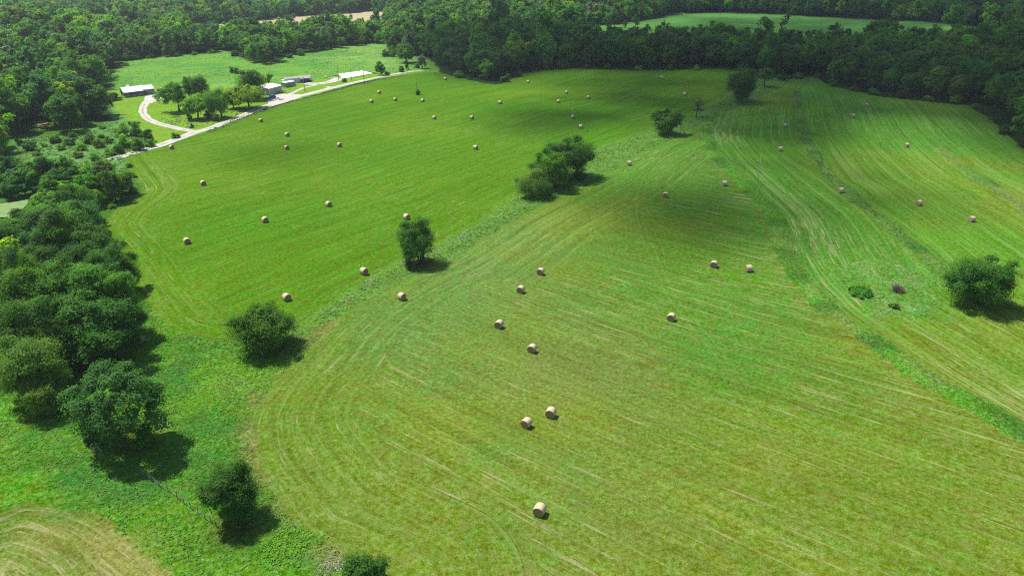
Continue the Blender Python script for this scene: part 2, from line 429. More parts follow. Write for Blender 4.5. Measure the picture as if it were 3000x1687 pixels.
    base = t.attr('ground_colour').outputs['Color']; mv = t.attr('mow').outputs['Vector']; rg = t.attr('rough').outputs['Fac']
    sp = t.n("ShaderNodeSeparateXYZ"); t.set(sp.inputs[0], mv)
    n_big = t.noise(pos, 0.07, 3, 0.6); n_mid = t.noise(pos, 0.42, 4, 0.65); n_cl = t.noise(pos, 1.5, 3, 0.6); n_fin = t.noise(pos, 5.5, 3, 0.75)
    flat = t.scale(mv, (1.0, 1.0, 0.0))
    grain = t.noise(t.scale(flat, (1.5, 0.10, 0.0)), 1.0, 3, 0.6)
    grain2 = t.noise(t.scale(flat, (0.42, 0.022, 0.0)), 1.0, 2, 0.5)
    # hue and lightness drift
    c = t.hsv(base, t.mapr(n_mid, 0.3, 0.7, 0.475, 0.525), t.mapr(n_cl, 0.3, 0.7, 1.12, 0.86), 1.0)
    v = t.math('MULTIPLY', t.mapr(n_mid, 0.25, 0.75, 0.80, 1.2), t.mapr(grain, 0.25, 0.75, 0.84, 1.16))
    v = t.math('MULTIPLY', v, t.mapr(grain2, 0.3, 0.7, 0.86, 1.14))
    amp = t.mapr(rg, 0.0, 1.0, 0.72, 1.25)
    fin = t.math('MULTIPLY_ADD', t.math('SUBTRACT', n_fin, 0.5), t.math('MULTIPLY', amp, 3.2), 1.0)
    cl = t.math('MULTIPLY_ADD', t.math('SUBTRACT', n_cl, 0.5), t.math('MULTIPLY', amp, 1.7), 1.0)
    v = t.math('MULTIPLY', v, t.math('MULTIPLY', t.math('MAXIMUM', fin, 0.25), cl))
    c = t.mix(1.0, c, v, 'MULTIPLY')
    # brown, thin patches of stubble
    n_br = t.noise(pos, 0.33, 5, 0.7)
    c = t.mix(t.math('MULTIPLY', t.mapr(n_br, 0.54, 0.70, 0.0, 0.55, True), t.mapr(sp.outputs[2], 0.28, 0.6, 0.12, 1.0)), c, alb(150, 140, 78))
    # dry straw left in the rows: feathered broken streaks, thicker where the windrows lay
    jit = t.math('MULTIPLY', t.math('SUBTRACT', t.noise(t.scale(flat, (0.10, 0.045, 0)), 1.0, 2), 0.5), 3.0)
    ph = t.math('FRACT', t.math('DIVIDE', t.math('ADD', sp.outputs[0], jit), 2.9))
    row = t.mapr(t.math('ABSOLUTE', t.math('SUBTRACT', ph, 0.5)), 0.03, 0.22, 1.0, 0.0, True)
    stn = t.noise(t.scale(flat, (2.3, 0.10, 0.0)), 1.0, 4, 0.66)
    stf = t.noise(t.scale(flat, (4.5, 1.2, 0.0)), 1.0, 3, 0.7)
    pch = t.noise(pos, 0.045, 3, 0.55)
    xx = t.math('ADD', t.math('ADD', stn, t.math('MULTIPLY', row, 0.085)), t.math('MULTIPLY', t.math('SUBTRACT', pch, 0.5), 0.30))
    xx = t.math('ADD', xx, t.math('MULTIPLY', t.math('SUBTRACT', sp.outputs[2], 0.65), 0.20))
    xx = t.math('ADD', xx, t.math('MULTIPLY', t.math('SUBTRACT', stf, 0.5), 0.12))
    straw = t.math('MULTIPLY', t.mapr(xx, 0.575, 0.76, 0.0, 1.0, True), t.math('GREATER_THAN', sp.outputs[2], 0.05))
    straw = t.math('MULTIPLY', straw, t.mapr(n_fin, 0.32, 0.6, 0.45, 1.0))
    c = t.mix(t.math('MULTIPLY', straw, 0.85), c, t.mix(n_big, alb(206, 208, 148), alb(204, 190, 140)))
    # long pale lines where the mower and rake pressed the grass
    la = t.attr('lines').outputs['Fac']
    l1 = t.noise(t.scale(flat, (1.25, 0.011, 0.0)), 1.0, 2, 0.5); l2 = t.noise(t.scale(flat, (2.9, 0.03, 0.0)), 1.0, 2, 0.6)
    lx = t.math('ADD', t.math('MULTIPLY', l1, .65), t.math('MULTIPLY', l2, .35))
    pale = t.math('MULTIPLY', t.mapr(lx, 0.50, 0.64, 0.0, 1.0, True), la)
    c = t.mix(pale, c, alb(150, 186, 96))
    dark = t.math('MULTIPLY', t.mapr(lx, 0.50, 0.38, 0.0, 0.42, True), la)
    c = t.mix(dark, c, t.hsv(c, .5, 1.08, .72))
    tk = t.attr('track').outputs['Fac']
    tl = t.math('MULTIPLY', t.mapr(t.math('ABSOLUTE', t.math('SUBTRACT', tk, 0.85)), 0.10, 0.30, 0.3, 0.0, True), t.mapr(n_br, .35, .6, 1, .3))
    c = t.mix(tl, c, alb(158, 186, 96))
    t.bump(t.math('ADD', t.math('MULTIPLY', n_fin, 0.6), n_cl), t.mapr(rg, 0, 1, 0.35, 1.0), 0.30)
    mat = t.done(c, 1.0, 0.0)
    tag(link("ground", me, mat), kind='structure')


build_ground()


def water_pond():
    z = max(Z(q[0], q[1]) for q in POLY_POND) + 0.02
    bm = bmesh.new(); bm.faces.new([bm.verts.new((q[0], q[1], z)) for q in POLY_POND[:-1]]); me = bpy.data.meshes.new("pond_water"); bm.to_mesh(me); bm.free()
    t = NT("duckweed_water"); g = t.n("ShaderNodeTexCoord").outputs['Object']
    c = t.mix(t.mapr(t.noise(g, .25, 4), .4, .6, 0, 1), alb(160, 192, 120), alb(140, 178, 102))
    tag(link("pond_water", me, t.done(c, .9, .1)), kind='structure')


water_pond()

# ------------------------------------------------------------------ gravel road, drive, yard
def gravel_mat():
    t = NT("white_gravel"); g = t.n("ShaderNodeNewGeometry").outputs['Position']
    n = t.noise(g, 0.25, 4, .6); f = t.noise(g, 4.0, 3, .7)
    u = t.attr('across').outputs['Fac']                       # 0 centre .. 1 edge
    c = t.mix(t.mapr(n, .3, .7, 0, 1), (.42, .40, .36), (.33, .31, .27))
    c = t.mix(1.0, c, t.mapr(f, .25, .75, .82, 1.15), 'MULTIPLY')
    worn = t.math('MULTIPLY', t.mapr(u, 0.02, .34, 1, 0, True), t.mapr(n, .36, .6, .12, .85))
    c = t.mix(worn, c, alb(150, 158, 92))
    return t.done(c, .95, .1)


GRAVEL = gravel_mat()


def ribbon(name, pts, width, dz, n=5, wnoise=.35):
    pl = pline(pts, n); K = 9; rows = []; U = []
    for i, p in enumerate(pl):
        d = pl[min(i + 1, len(pl) - 1)] - pl[max(i - 1, 0)]; d /= math.hypot(*d); nn = np.array([-d[1], d[0]])
        wv = width(i / (len(pl) - 1)) if callable(width) else width
        wl = wv + wnoise * float(vnoise(p[0], p[1], 3, 77)); wr = wv + wnoise * float(vnoise(p[0], p[1], 3, 78))
        for k in range(K):
            s = k / (K - 1) * 2 - 1; q = p + nn * s * (wl if s > 0 else wr)
            rows.append((q[0], q[1], Z(*q) + dz)); U.append(abs(s))
    me = grid_mesh(name, np.array(rows), K, len(pl))
    a = me.attributes.new('across', 'FLOAT', 'POINT'); a.data.foreach_set('value', np.array(U, np.float32))
    return tag(link(name, me, GRAVEL), kind='structure')


def patch(name, pg, dz, mat=None, cell=1.0):
    x0, y0 = pg.min(0); x1, y1 = pg.max(0); bm = bmesh.new()
    f = bm.faces.new([bm.verts.new((q[0], q[1], 0)) for q in pg])
    for ax, lo, hi in ((0, x0, x1), (1, y0, y1)):
        for c in np.arange(lo + cell, hi, cell):
            no = (1, 0, 0) if ax == 0 else (0, 1, 0); co = (c, 0, 0) if ax == 0 else (0, c, 0)
            bmesh.ops.bisect_plane(bm, geom=bm.verts[:] + bm.edges[:] + bm.faces[:], plane_co=co, plane_no=no)
    for v in bm.verts: v.co.z = Z(v.co.x, v.co.y) + dz
    bmesh.ops.recalc_face_normals(bm, faces=bm.faces[:])
    for ff in bm.faces:
        if ff.normal.z < 0: ff.normal_flip()
    me = bpy.data.meshes.new(name); bm.to_mesh(me); bm.free()
    a = me.attributes.new('across', 'FLOAT', 'POINT'); a.data.foreach_set('value', np.ones(len(me.vertices), np.float32))
    return tag(link(name, me, mat or GRAVEL), kind='structure')


ribbon("gravel_road", [(330, 474), (368, 459.5), (456, 432), (514, 409), (568, 387.7), (611, 376), (650, 363), (689, 349.5), (737, 330.5), (786, 311), (837, 292), (892, 279), (935, 268.5), (977, 259), (1020, 249.5), (1067, 239.7), (1105, 230.3), (1159, 218.7), (1202, 211.3), (1238, 207.4)], lambda t: 2.3 - 1.0 * max(0, t - .75) / .25, .05)
ribbon("gravel_drive", [(600, 382), (570, 384), (549, 381), (514, 374), (475, 364.4), (436.5, 349), (420, 331.4), (418, 314), (428, 298.4), (441, 287)], lambda t: 1.75 + 1.0 * max(0, t - .7), .055)
ribbon("gravel_lane", [(893, 244.8), (912, 246.3), (927, 247.2), (957, 244.0), (985, 237), (1000, 230)], lambda t: 2.6 + 1.6 * t, .05)
ribbon("dirt_track", [(846, 279), (862, 270), (880, 261.5), (896, 256.6), (926.7, 250.5)], 1.3, .05)
ribbon("gravel_spill", [(952, 256.2), (970, 257.6), (990, 256)], lambda t: 2.4 - 3.5 * abs(t - .6), .06)
patch("gravel_yard", POLY_YARD, .06)
patch("gravel_apron", POLY_APRON, .06)

# ------------------------------------------------------------------ materials for built things
M_WHITE = plain("white_paint", (.72, .72, .70), .6, .3, .06)
M_ROOF = plain("pale_metal_roof", (.50, .54, .58), .38, .5, .05, .4)
M_ROOFW = plain("white_metal_roof", (.64, .64, .62), .4, .5, .04, .4)
M_GREYWALL = plain("grey_green_siding", (.17, .22, .22), .7, .3, .1)
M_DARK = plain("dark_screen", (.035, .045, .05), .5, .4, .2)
M_GARAGE = plain("grey_door_panel", (.26, .27, .29), .6, .3, .08)
M_CREAM = plain("cream_metal_wall", (.36, .34, .29), .55, .4, .08, .8)
M_CREAMD = plain("cream_trim", (.52, .50, .45), .55, .4, .05)
M_BROWNROOF = plain("brown_grey_roof", (.27, .24, .24), .7, .3, .1)
M_SHED = plain("grey_green_metal", (.20, .24, .22), .55, .4, .08)
M_CONC = plain("white_concrete", (.58, .57, .54), .85, .2, .06, .3)
M_CONCD = plain("grey_concrete", (.30, .30, .30), .9, .2, .1)
M_POLE = plain("weathered_wood", (.20, .18, .155), .9, .2, .2)
M_PALEPOLE = plain("pale_pole", (.34, .34, .32), .8, .2, .1)
M_GLASS = plain("window_glass", (.03, .04, .05), .12, .6, .1)
M_BLACK = plain("black_rubber", (.015, .015, .016), .8, .2, .1)
M_RIM = plain("alloy_rim", (.45, .45, .46), .35, .5, .05, metal=.8)
M_BLUE = plain("dark_blue_paint", (.025, .04, .095), .22, .6, .05)
M_BLKPAINT = plain("black_paint", (.012, .012, .014), .25, .6, .05)
M_SILVER = plain("silver_paint", (.36, .38, .38), .3, .6, .05)
M_LAMP = plain("lamp_glass", (.7, .7, .68), .2, .6, .03)
M_RED = plain("red_glass", (.25, .02, .02), .2, .6, .03)
M_BIN = plain("blue_grey_plastic", (.18, .28, .32), .5, .4, .06)
M_BRANCH = plain("dead_branch", (.30, .25, .23), .9, .2, .25)
M_BRUSHRED = plain("dead_brown_twig", (.17, .135, .095), .9, .2, .3)
M_TARP = plain("grey_blue_tarp", (.38, .42, .50), .6, .3, .1)
M_LUMBER = plain("pale_lumber", (.58, .55, .46), .8, .2, .1)
M_WIRE = plain("rusty_wire", (.16, .13, .11), .8, .3, .2)


def frame(a, b, z=None):
    """origin and yaw of a wall that runs from picture point a to b on the ground"""
    p, q = PX(*a), PX(*b); yaw = math.atan2(q.y - p.y, q.x - p.x)
    p.z = min(p.z, q.z) if z is None else z
    return p, yaw, math.hypot(q.x - p.x, q.y - p.y)


def part(name, fn, mat, parent, label=None, smooth=False):
    o = link(name, bm_mesh(name, fn, smooth), mat, parent)
    if label: o['label'] = label
    return o


def gable(bm, x0, x1, y0, y1, zE, zR, over=.35, th=.14, along='x'):
    """solid pitched roof whose ridge runs along x"""
    ym = (y0 + y1) / 2; s = (zR - zE) / (ym - y0)
    a = [(y0 - over, zE - s * over), (ym, zR), (y1 + over, zE - s * over), (y1 + over, zE - s * over + th), (ym, zR + th), (y0 - over, zE - s * over + th)]
    if along == 'x': xprism(bm, a, x0 - over, x1 + over)
    else: prism(bm, [(p, q) for p, q in a], x0 - over, x1 + over)


def gable_wall(bm, x0, x1, y0, y1, zE, zR, zb=-.4):
    xprism(bm, [(y0, zb), (y1, zb), (y1, zE), ((y0 + y1) / 2, zR), (y0, zE)], x0, x1)


def house():
    p, yaw, L = frame((366, 287), (456, 275.5))
    o = empty("farmhouse", p, yaw); tag(o, "long low farmhouse with pale metal roof and dark porch at the curved drive's end", "house")
    d = 8.6; k = L / 15.3
    xp, xs = 9.6 * k, 11.2 * k
    part("wall", lambda bm: gable_wall(bm, .3, xs, 1.9, d, 2.75, 4.35), M_GREYWALL, o)
    part("garage_wall", lambda bm: gable_wall(bm, xs + .02, L, 1.3, d - .3, 2.6, 4.2), M_GREYWALL, o)
    rf = part("roof", lambda bm: gable(bm, .3, xs - .3, 1.9, d, 2.8, 4.45, .4), M_ROOF, o)
    part("chimney", lambda bm: box(bm, 10 * k, 10.5 * k, 5.9, 6.4, 4.0, 5.1), M_WHITE, rf)
    part("garage_roof", lambda bm: gable(bm, xs + .28, L, 1.3, d - .3, 2.65, 4.3, .25), M_ROOF, o)
    part("porch_roof", lambda bm: xprism(bm, [(-.35, 2.42), (2.2, 3.02), (2.2, 3.14), (-.35, 2.54)], .0, xp), M_ROOF, o)
    part("porch_deck", lambda bm: box(bm, .1, xp - .1, 0, 1.88, -.4, .45), M_GREYWALL, o)
    part("porch_screen", lambda bm: box(bm, .2, xp - .2, .16, .22, 1.25, 2.5), M_DARK, o)
    part("porch_skirt", lambda bm: box(bm, .2, xp - .2, .15, .21, .47, 1.22), M_GREYWALL, o)
    for i in range(7):
        x = .18 + (xp - .5) * i / 6
        part("porch_post", lambda bm: box(bm, x, x + .14, .0, .13, .46, 2.44), M_WHITE if i % 2 else M_GREYWALL, o)
    part("entry_wall", lambda bm: box(bm, xp + .05, xs - .05, .5, 1.88, -.4, 2.55), M_GREYWALL, o)
    part("front_door", lambda bm: box(bm, xp + .35, xp + 1.25, .44, .49, .1, 2.1), M_DARK, o)
    gd = part("garage_door", lambda bm: box(bm, xs + .5, L - .6, 1.22, 1.29, .0, 2.2), M_GARAGE, o)
    part("door_track", lambda bm: [box(bm, xs + .5, L - .6, 1.19, 1.215, z, z + .04) for z in (.55, 1.1, 1.65)], M_GREYWALL, gd)
    part("rear_gable", lambda bm: prism(bm, [(3.2 * k, -.4), (7.2 * k, -.4), (7.2 * k, 3.6), (5.2 * k, 5.0), (3.2 * k, 3.6)], d - 2, d + 3), M_GARAGE, o)
    wn = part("window", lambda bm: box(bm, L - .01, L + .06, 3.2, 4.4, 1.0, 2.1), M_WHITE, o)
    part("pane", lambda bm: box(bm, L + .061, L + .08, 3.3, 4.3, 1.1, 2.0), M_GLASS, wn)
    return o


house()


def workshop():
    p, yaw, L = frame((790, 279.8), (827, 270))
    o = empty("workshop_building", p, yaw); tag(o, "cream metal workshop with a white roof on the gravel yard beside the dark blue car", "workshop")
    d = 11.5; h = 3.3
    part("wall", lambda bm: gable_wall(bm, 0, L, 0, d, h, h + .9), M_CREAM, o)
    part("roof", lambda bm: gable(bm, 0, L, 0, d, h + .04, h + .95, .2, .1), M_ROOFW, o)
    for x in (-.04, L * .36, L * .62, L - .1):
        part("wall_trim", lambda bm: box(bm, x, x + .14, -.06, -.005, -.3, h - .1), M_CREAMD, o)
    part("rolling_door", lambda bm: box(bm, L * .40, L * .60, -.05, -.004, -.2, 2.6), M_GARAGE, o)
    part("side_door", lambda bm: box(bm, -.05, -.004, 2.0, 3.0, -.2, 2.0), M_WHITE, o)


workshop()


def shed():
    p, yaw, L = frame((837.4, 257.6), (866.5, 252.0))
    o = empty("long_shed", p, yaw); tag(o, "long grey-green metal shed with flat white roof in front of the mobile home", "shed")
    d, h = 4.2, 2.5
    part("wall", lambda bm: box(bm, 0, L, 0, d, -.4, h), M_SHED, o)
    part("roof", lambda bm: box(bm, -.12, L + .12, -.12, d + .12, h + .004, h + .13), M_ROOFW, o)
    for x in (-.03, L - .09): part("corner_trim", lambda bm: box(bm, x, x + .12, -.05, -.004, -.3, h), M_CREAMD, o)
    part("shed_door", lambda bm: box(bm, -.06, -.004, 1.1, 3.1, -.2, 2.1), M_GARAGE, o)


shed()


def mobile_home():
    p, yaw, L = frame((838, 248), (912.8, 237.2))
    o = empty("mobile_home", p, yaw); tag(o, "long white mobile home with brown-grey roof and dark front carport", "mobile home")
    d, h = 4.4, 2.7
    part("wall", lambda bm: gable_wall(bm, 0, L, 0, d, h, h + .6), M_WHITE, o)
    part("roof", lambda bm: gable(bm, 0, L, 0, d, h + .04, h + .68, .2, .1), M_BROWNROOF, o)
    x0, x1 = L * .53, L * .93
    part("carport_roof", lambda bm: xprism(bm, [(-3.0, 2.45), (-.22, 2.72), (-.22, 2.84), (-3.0, 2.57)], x0, x1), M_BROWNROOF, o)
    for i in range(5):
        x = x0 + .1 + (x1 - x0 - .35) * i / 4
        part("carport_post", lambda bm: box(bm, x, x + .13, -2.95, -2.82, -.3, 2.46), M_DARK, o)
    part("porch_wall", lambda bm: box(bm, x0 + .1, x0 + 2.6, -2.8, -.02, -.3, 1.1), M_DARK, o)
    for fx in (.12, .34):
        wn = part("window", lambda bm: box(bm, L * fx, L * fx + 1.1, -.06, -.004, 1.0, 2.0), M_CREAMD, o)
        part("pane", lambda bm: box(bm, L * fx + .1, L * fx + 1.0, -.08, -.061, 1.1, 1.9), M_GLASS, wn)
    part("entry_porch", lambda bm: [box(bm, -1.5, -.02, 1.2, 3.0, 2.15, 2.3), box(bm, -1.45, -1.33, 1.25, 1.37, -.3, 2.15), box(bm, -1.45, -1.33, 2.83, 2.95, -.3, 2.15)], M_WHITE, o)
    return p, yaw, L


MH = mobile_home()


def slab():
    z = max(Z(*q) for q in SLAB) + .32
    def f(bm):
        a = [bm.verts.new((q[0], q[1], z)) for q in SLAB]; b = [bm.verts.new((q[0], q[1], z - 1.2)) for q in SLAB]
        bm.faces.new(a)
        for i in range(4): bm.faces.new((a[i], b[i], b[(i + 1) % 4], a[(i + 1) % 4]))
    o = link("concrete_slab", bm_mesh("concrete_slab", f), M_CONC)
    tag(o, "bare white concrete building slab between the gravel road and the pasture", "slab")
    # dark timber form along the side that faces the road
    a, b = SLAB[3], SLAB[2]; L = math.hypot(*(b - a)); yaw = math.atan2(b[1] - a[1], b[0] - a[0])
    e = link("edge_board", bm_mesh("edge_board", lambda bm: box(bm, L * .35, L, -.12, -.02, -.6, .03)), M_CONCD, o); e.location = (a[0], a[1], z); e.rotation_euler = (0, 0, yaw)
    for (px, py, lx, ly, lab) in ((1002, 224.5, 5.0, 2.0, "grey-blue tarp spread on the left end of the concrete slab"), (1022, 222, 7.0, .7, "narrow grey-blue folded tarp near the middle of the concrete slab")):
        q = P0(px, py)
        def g(bm):
            rnd = random.Random(px)
            n = 8; vs = [[bm.verts.new((lx * (i / n - .5), ly * (j / 4 - .5), .06 + .05 * rnd.random())) for j in range(5)] for i in range(n + 1)]
            for i in range(n):
                for j in range(4): bm.faces.new((vs[i][j], vs[i + 1][j], vs[i + 1][j + 1], vs[i][j + 1]))
        t = link("tarp", bm_mesh("tarp", g), M_TARP); t.location = (q[0], q[1], z); t.rotation_euler = (0, 0, yaw); tag(t, lab, "tarp")
    # boards left on the grass
    for i, (px, py, ln, a2, lab) in enumerate(((953, 224, 3.4, .5, "pale board lying on the grass, nearest the mobile home"), (957, 226.5, 2.8, -.3, "short pale board lying on the grass beside another board"), (977, 226, 3.4, -.5, "pale board at the left corner of the slab, upper one"), (976, 229, 4.0, .1, "pale board at the left corner of the slab, lower one"))):
        t = link("lumber_board", bm_mesh("lumber_board", lambda bm: box(bm, -ln / 2, ln / 2, -.2, .2, 0, .14)), M_LUMBER); t.location = PX(px, py, .02); t.rotation_euler = (0, 0, yaw + a2)
        tag(t, lab, "board", "boards lying by the slab")


slab()


def vehicle(name, label, loc, yaw, paint, kind='suv', cat='car'):
    """body x forward, metres"""
    o = empty(name, loc, yaw); tag(o, label, cat)
    L, W = (5.2, 1.9) if kind == 'pickup' else (4.7, 1.85)
    hw = W / 2
    low = [(-L / 2, .42), (-L / 2, 1.0), (-L / 2 + .15, 1.08), (L / 2 - 1.35, 1.06), (L / 2 - .25, .92), (L / 2, .72), (L / 2, .42)]
    def body(bm):
        prism(bm, low, -hw, hw); bmesh.ops.bevel(bm, geom=[e for e in bm.edges if abs(e.verts[0].co.y - e.verts[1].co.y) < .01], offset=.06, segments=2, affect='EDGES')
    part("body", body, paint, o)
    top = [(-.2, 1.07), (.0, 1.72), (1.0, 1.72), (1.45, 1.07)] if kind == 'pickup' else [(-2.15, 1.08), (-1.9, 1.68), (.35, 1.72), (1.05, 1.06)]
    tb = top[:]
    def cab(bm):
        a = [bm.verts.new((x, -hw + (.03 if z < 1.2 else .2), z)) for x, z in tb]; b = [bm.verts.new((x, hw - (.03 if z < 1.2 else .2), z)) for x, z in tb]
        bm.faces.new(a); bm.faces.new(b[::-1])
        for i in range(4): bm.faces.new((a[i], b[i], b[(i + 1) % 4], a[(i + 1) % 4]))
    part("window", cab, M_GLASS, o)
    part("roof", lambda bm: box(bm, top[1][0] - .05, top[2][0] + .05, -hw + .17, hw - .17, 1.7 if kind == 'suv' else 1.72, 1.79), paint, o)
    if kind == 'pickup':
        part("truck_bed", lambda bm: [box(bm, -2.5, -.25, -.8, .8, .7, .9)], M_BLACK, o)
    for sx in (-1.45, 1.45):
        for sy in (-1, 1):
            wv = part("wheel", lambda bm: bmesh.ops.create_cone(bm, cap_ends=True, segments=16, radius1=.36, radius2=.36, depth=.24, matrix=Matrix.Translation((sx, sy * (hw - .1), .36)) @ Matrix.Rotation(PI / 2, 4, 'X')), M_BLACK, o)
            part("rim", lambda bm: bmesh.ops.create_cone(bm, cap_ends=True, segments=12, radius1=.2, radius2=.2, depth=.03, matrix=Matrix.Translation((sx, sy * (hw + .035), .36)) @ Matrix.Rotation(PI / 2, 4, 'X')), M_RIM, wv)
    for sy in (-1, 1):
        part("headlight", lambda bm: box(bm, L / 2 - .08, L / 2 + .02, sy * .68 - .18, sy * .68 + .18, .68, .84), M_LAMP, o)
        part("taillight", lambda bm: box(bm, -L / 2 - .02, -L / 2 + .05, sy * .75 - .1, sy * .75 + .1, .8, 1.0), M_RED, o)
    return o


vehicle("parked_car", "dark blue car parked on the white gravel yard under the trees", PX(795, 290, .07), math.radians(-140), M_BLUE)
vehicle("pickup_truck", "silver-grey pickup parked on the drive beside the farmhouse garage", PX(466, 281.5, .07), math.radians(55), M_SILVER, 'pickup', 'pickup')
def carport_car():
    p, yaw, L = MH; q = Matrix.Rotation(yaw, 3, 'Z') @ Vector((L * .80, -1.6, 0)) + p
    vehicle("parked_car", "black car in the dark shade of the mobile home carport", (q.x, q.y, q.z), yaw, M_BLKPAINT)
carport_car()


def trailer(px, py, yaw, label):
    o = empty("utility_trailer", PX(px, py, .05), yaw); tag(o, label, "trailer")
    part("bed", lambda bm: [box(bm, -1.5, 1.5, -.85, .85, .55, .65), box(bm, -1.5, 1.5, -.88, -.82, .651, .95), box(bm, -1.5, 1.5, .82, .88, .651, .95), box(bm, -1.56, -1.501, -.88, .88, .55, .95), box(bm, 1.501, 1.56, -.88, .88, .55, .95)], M_SILVER, o)
    part("tow_bar", lambda bm: tube(bm, [(1.56, 0, .6), (2.8, 0, .5)], [.06, .05]), M_CONCD, o)
    for sy in (-1, 1):
        part("wheel", lambda bm: bmesh.ops.create_cone(bm, cap_ends=True, segments=14, radius1=.33, radius2=.33, depth=.2, matrix=Matrix.Translation((-.2, sy * 1.02, .33)) @ Matrix.Rotation(PI / 2, 4, 'X')), M_BLACK, o)


trailer(829, 272, math.radians(20), "small silver utility trailer at the right corner of the workshop")
trailer(461, 273.5, math.radians(-60), "small grey trailer standing in front of the farmhouse garage door")
def lawn_shelter():
    o = empty("grill_shelter", PX(469, 270), .7); tag(o, "small white-topped lean-to shelter right of the farmhouse", "shelter")
    part("roof", lambda bm: box(bm, -1.3, 1.3, -.8, .8, 1.9, 2.0), M_ROOFW, o)
    for x in (-1.2, 1.1):
        for y in (-.7, .6): part("post", lambda bm: box(bm, x, x + .1, y, y + .1, -.2, 1.898), M_DARK, o)
    part("back_wall", lambda bm: box(bm, -1.15, 1.15, .72, .78, 0, 1.8), M_DARK, o)
lawn_shelter()
def bin_():
    o = empty("wheeled_bin", PX(558, 376), .4); tag(o, "blue-grey wheeled bin beside the shrub at the road junction", "bin")
    def b(bm):
        a = [bm.verts.new((x * .28, y * .3, .08)) for x, y in ((-1, -1), (1, -1), (1, 1), (-1, 1))]; c = [bm.verts.new((x * .36, y * .4, 1.0)) for x, y in ((-1, -1), (1, -1), (1, 1), (-1, 1))]
        bm.faces.new(a[::-1]); bm.faces.new(c)
        for i in range(4): bm.faces.new((a[i], a[(i + 1) % 4], c[(i + 1) % 4], c[i]))
    part("body", b, M_BIN, o); part("lid", lambda bm: box(bm, -.4, .4, -.44, .44, 1.002, 1.08), M_BIN, o)
    for sy in (-1, 1): part("wheel", lambda bm: bmesh.ops.create_cone(bm, cap_ends=True, segments=10, radius1=.12, radius2=.12, depth=.06, matrix=Matrix.Translation((-.28, sy * .3, .12)) @ Matrix.Rotation(PI / 2, 4, 'X')), M_BLACK, o)
bin_()

# ------------------------------------------------------------------ utility poles
def pole(px, py, top, label, arm=True, lean=0.0, k=1.0):
    p = PX(px, py); h = (py - top) / ppm(p) / 0.97
    o = empty("utility_pole", p, random.Random(px).uniform(-.4, .4)); tag(o, label, "utility pole", "wooden utility poles")
    part("shaft", lambda bm: tube(bm, [(0, 0, -.5), (lean * .5, 0, h * .5), (lean, 0, h)], [.17 * k, .145 * k, .11 * k], 8), M_POLE if k == 1 else M_PALEPOLE, o, smooth=True)
    if arm:
        a = part("crossarm", lambda bm: box(bm, lean - .8, lean + .8, -.2, -.1, h - .55, h - .43), M_POLE, o)
        for x in (-.7, 0, .7): part("insulator", lambda bm: bmesh.ops.create_cone(bm, cap_ends=True, segments=8, radius1=.06, radius2=.04, depth=.16, matrix=Matrix.Translation((lean + x, -.15, h - .34))), M_WHITE, a)


pole(1222.6, 274, 226, "bare dark utility pole in mown grass, a dark tuft at its base", False)
pole(1676.5, 367, 309, "pale utility pole rising in front of a hay bale in the shaded mown field", False, 0, .42)
pole(2220.5, 530, 453, "pale utility pole on the weedy terrace strip of the right-hand fields", False, 0, .42)
pole(893.4, 269, 228, "utility pole on the grass island between the workshop yard and the mobile home")
pole(1067.7, 244, 198, "utility pole on the field edge of the gravel road in front of the concrete slab")
pole(993, 238, 192, "utility pole at the weedy left corner of the concrete slab")
pole(1030, 234.5, 203, "utility pole along the front edge of the concrete slab")
pole(1053.7, 212, 184, "utility pole behind the far edge of the concrete slab")

# ------------------------------------------------------------------ hay bales
def bale_mats():
    t = NT("net_wrapped_hay"); g = t.n("ShaderNodeTexCoord").outputs['Object']
    n = t.noise(g, 2.2, 4, .6); st = t.noise(t.scale(g, (14.0, .8, .8)), 1.0, 3, .6)
    c = t.mix(t.mapr(n, .3, .7, 0, 1), (.47, .395, .26), (.37, .295, .175)); c = t.mix(1.0, c, t.mapr(st, .3, .7, .86, 1.12), 'MULTIPLY')
    t.bump(st, .5, .03); wrap = t.done(c, .75, .25)
    t = NT("hay_bale_end"); g = t.n("ShaderNodeTexCoord").outputs['Object']
    sp = t.n("ShaderNodeSeparateXYZ"); t.set(sp.inputs[0], g)
    r = t.math('SQRT', t.math('ADD', t.math('POWER', sp.outputs[1], 2.0), t.math('POWER', sp.outputs[2], 2.0)))
    rn = t.math('SINE', t.math('MULTIPLY', t.math('ADD', r, t.math('MULTIPLY', t.noise(g, 3.0, 3), .18)), 52.0)); f = t.noise(g, 13.0, 4, .7)
    c = t.mix(t.mapr(rn, -1, 1, 0, 1), (.21, .135, .065), (.31, .215, .11)); c = t.mix(1.0, c, t.mapr(f, .3, .7, .65, 1.35), 'MULTIPLY')
    t.bump(f, .8, .05); return wrap, t.done(c, .95, .1)


M_WRAP, M_END = bale_mats()
BR, BL_ = 0.78, 1.27


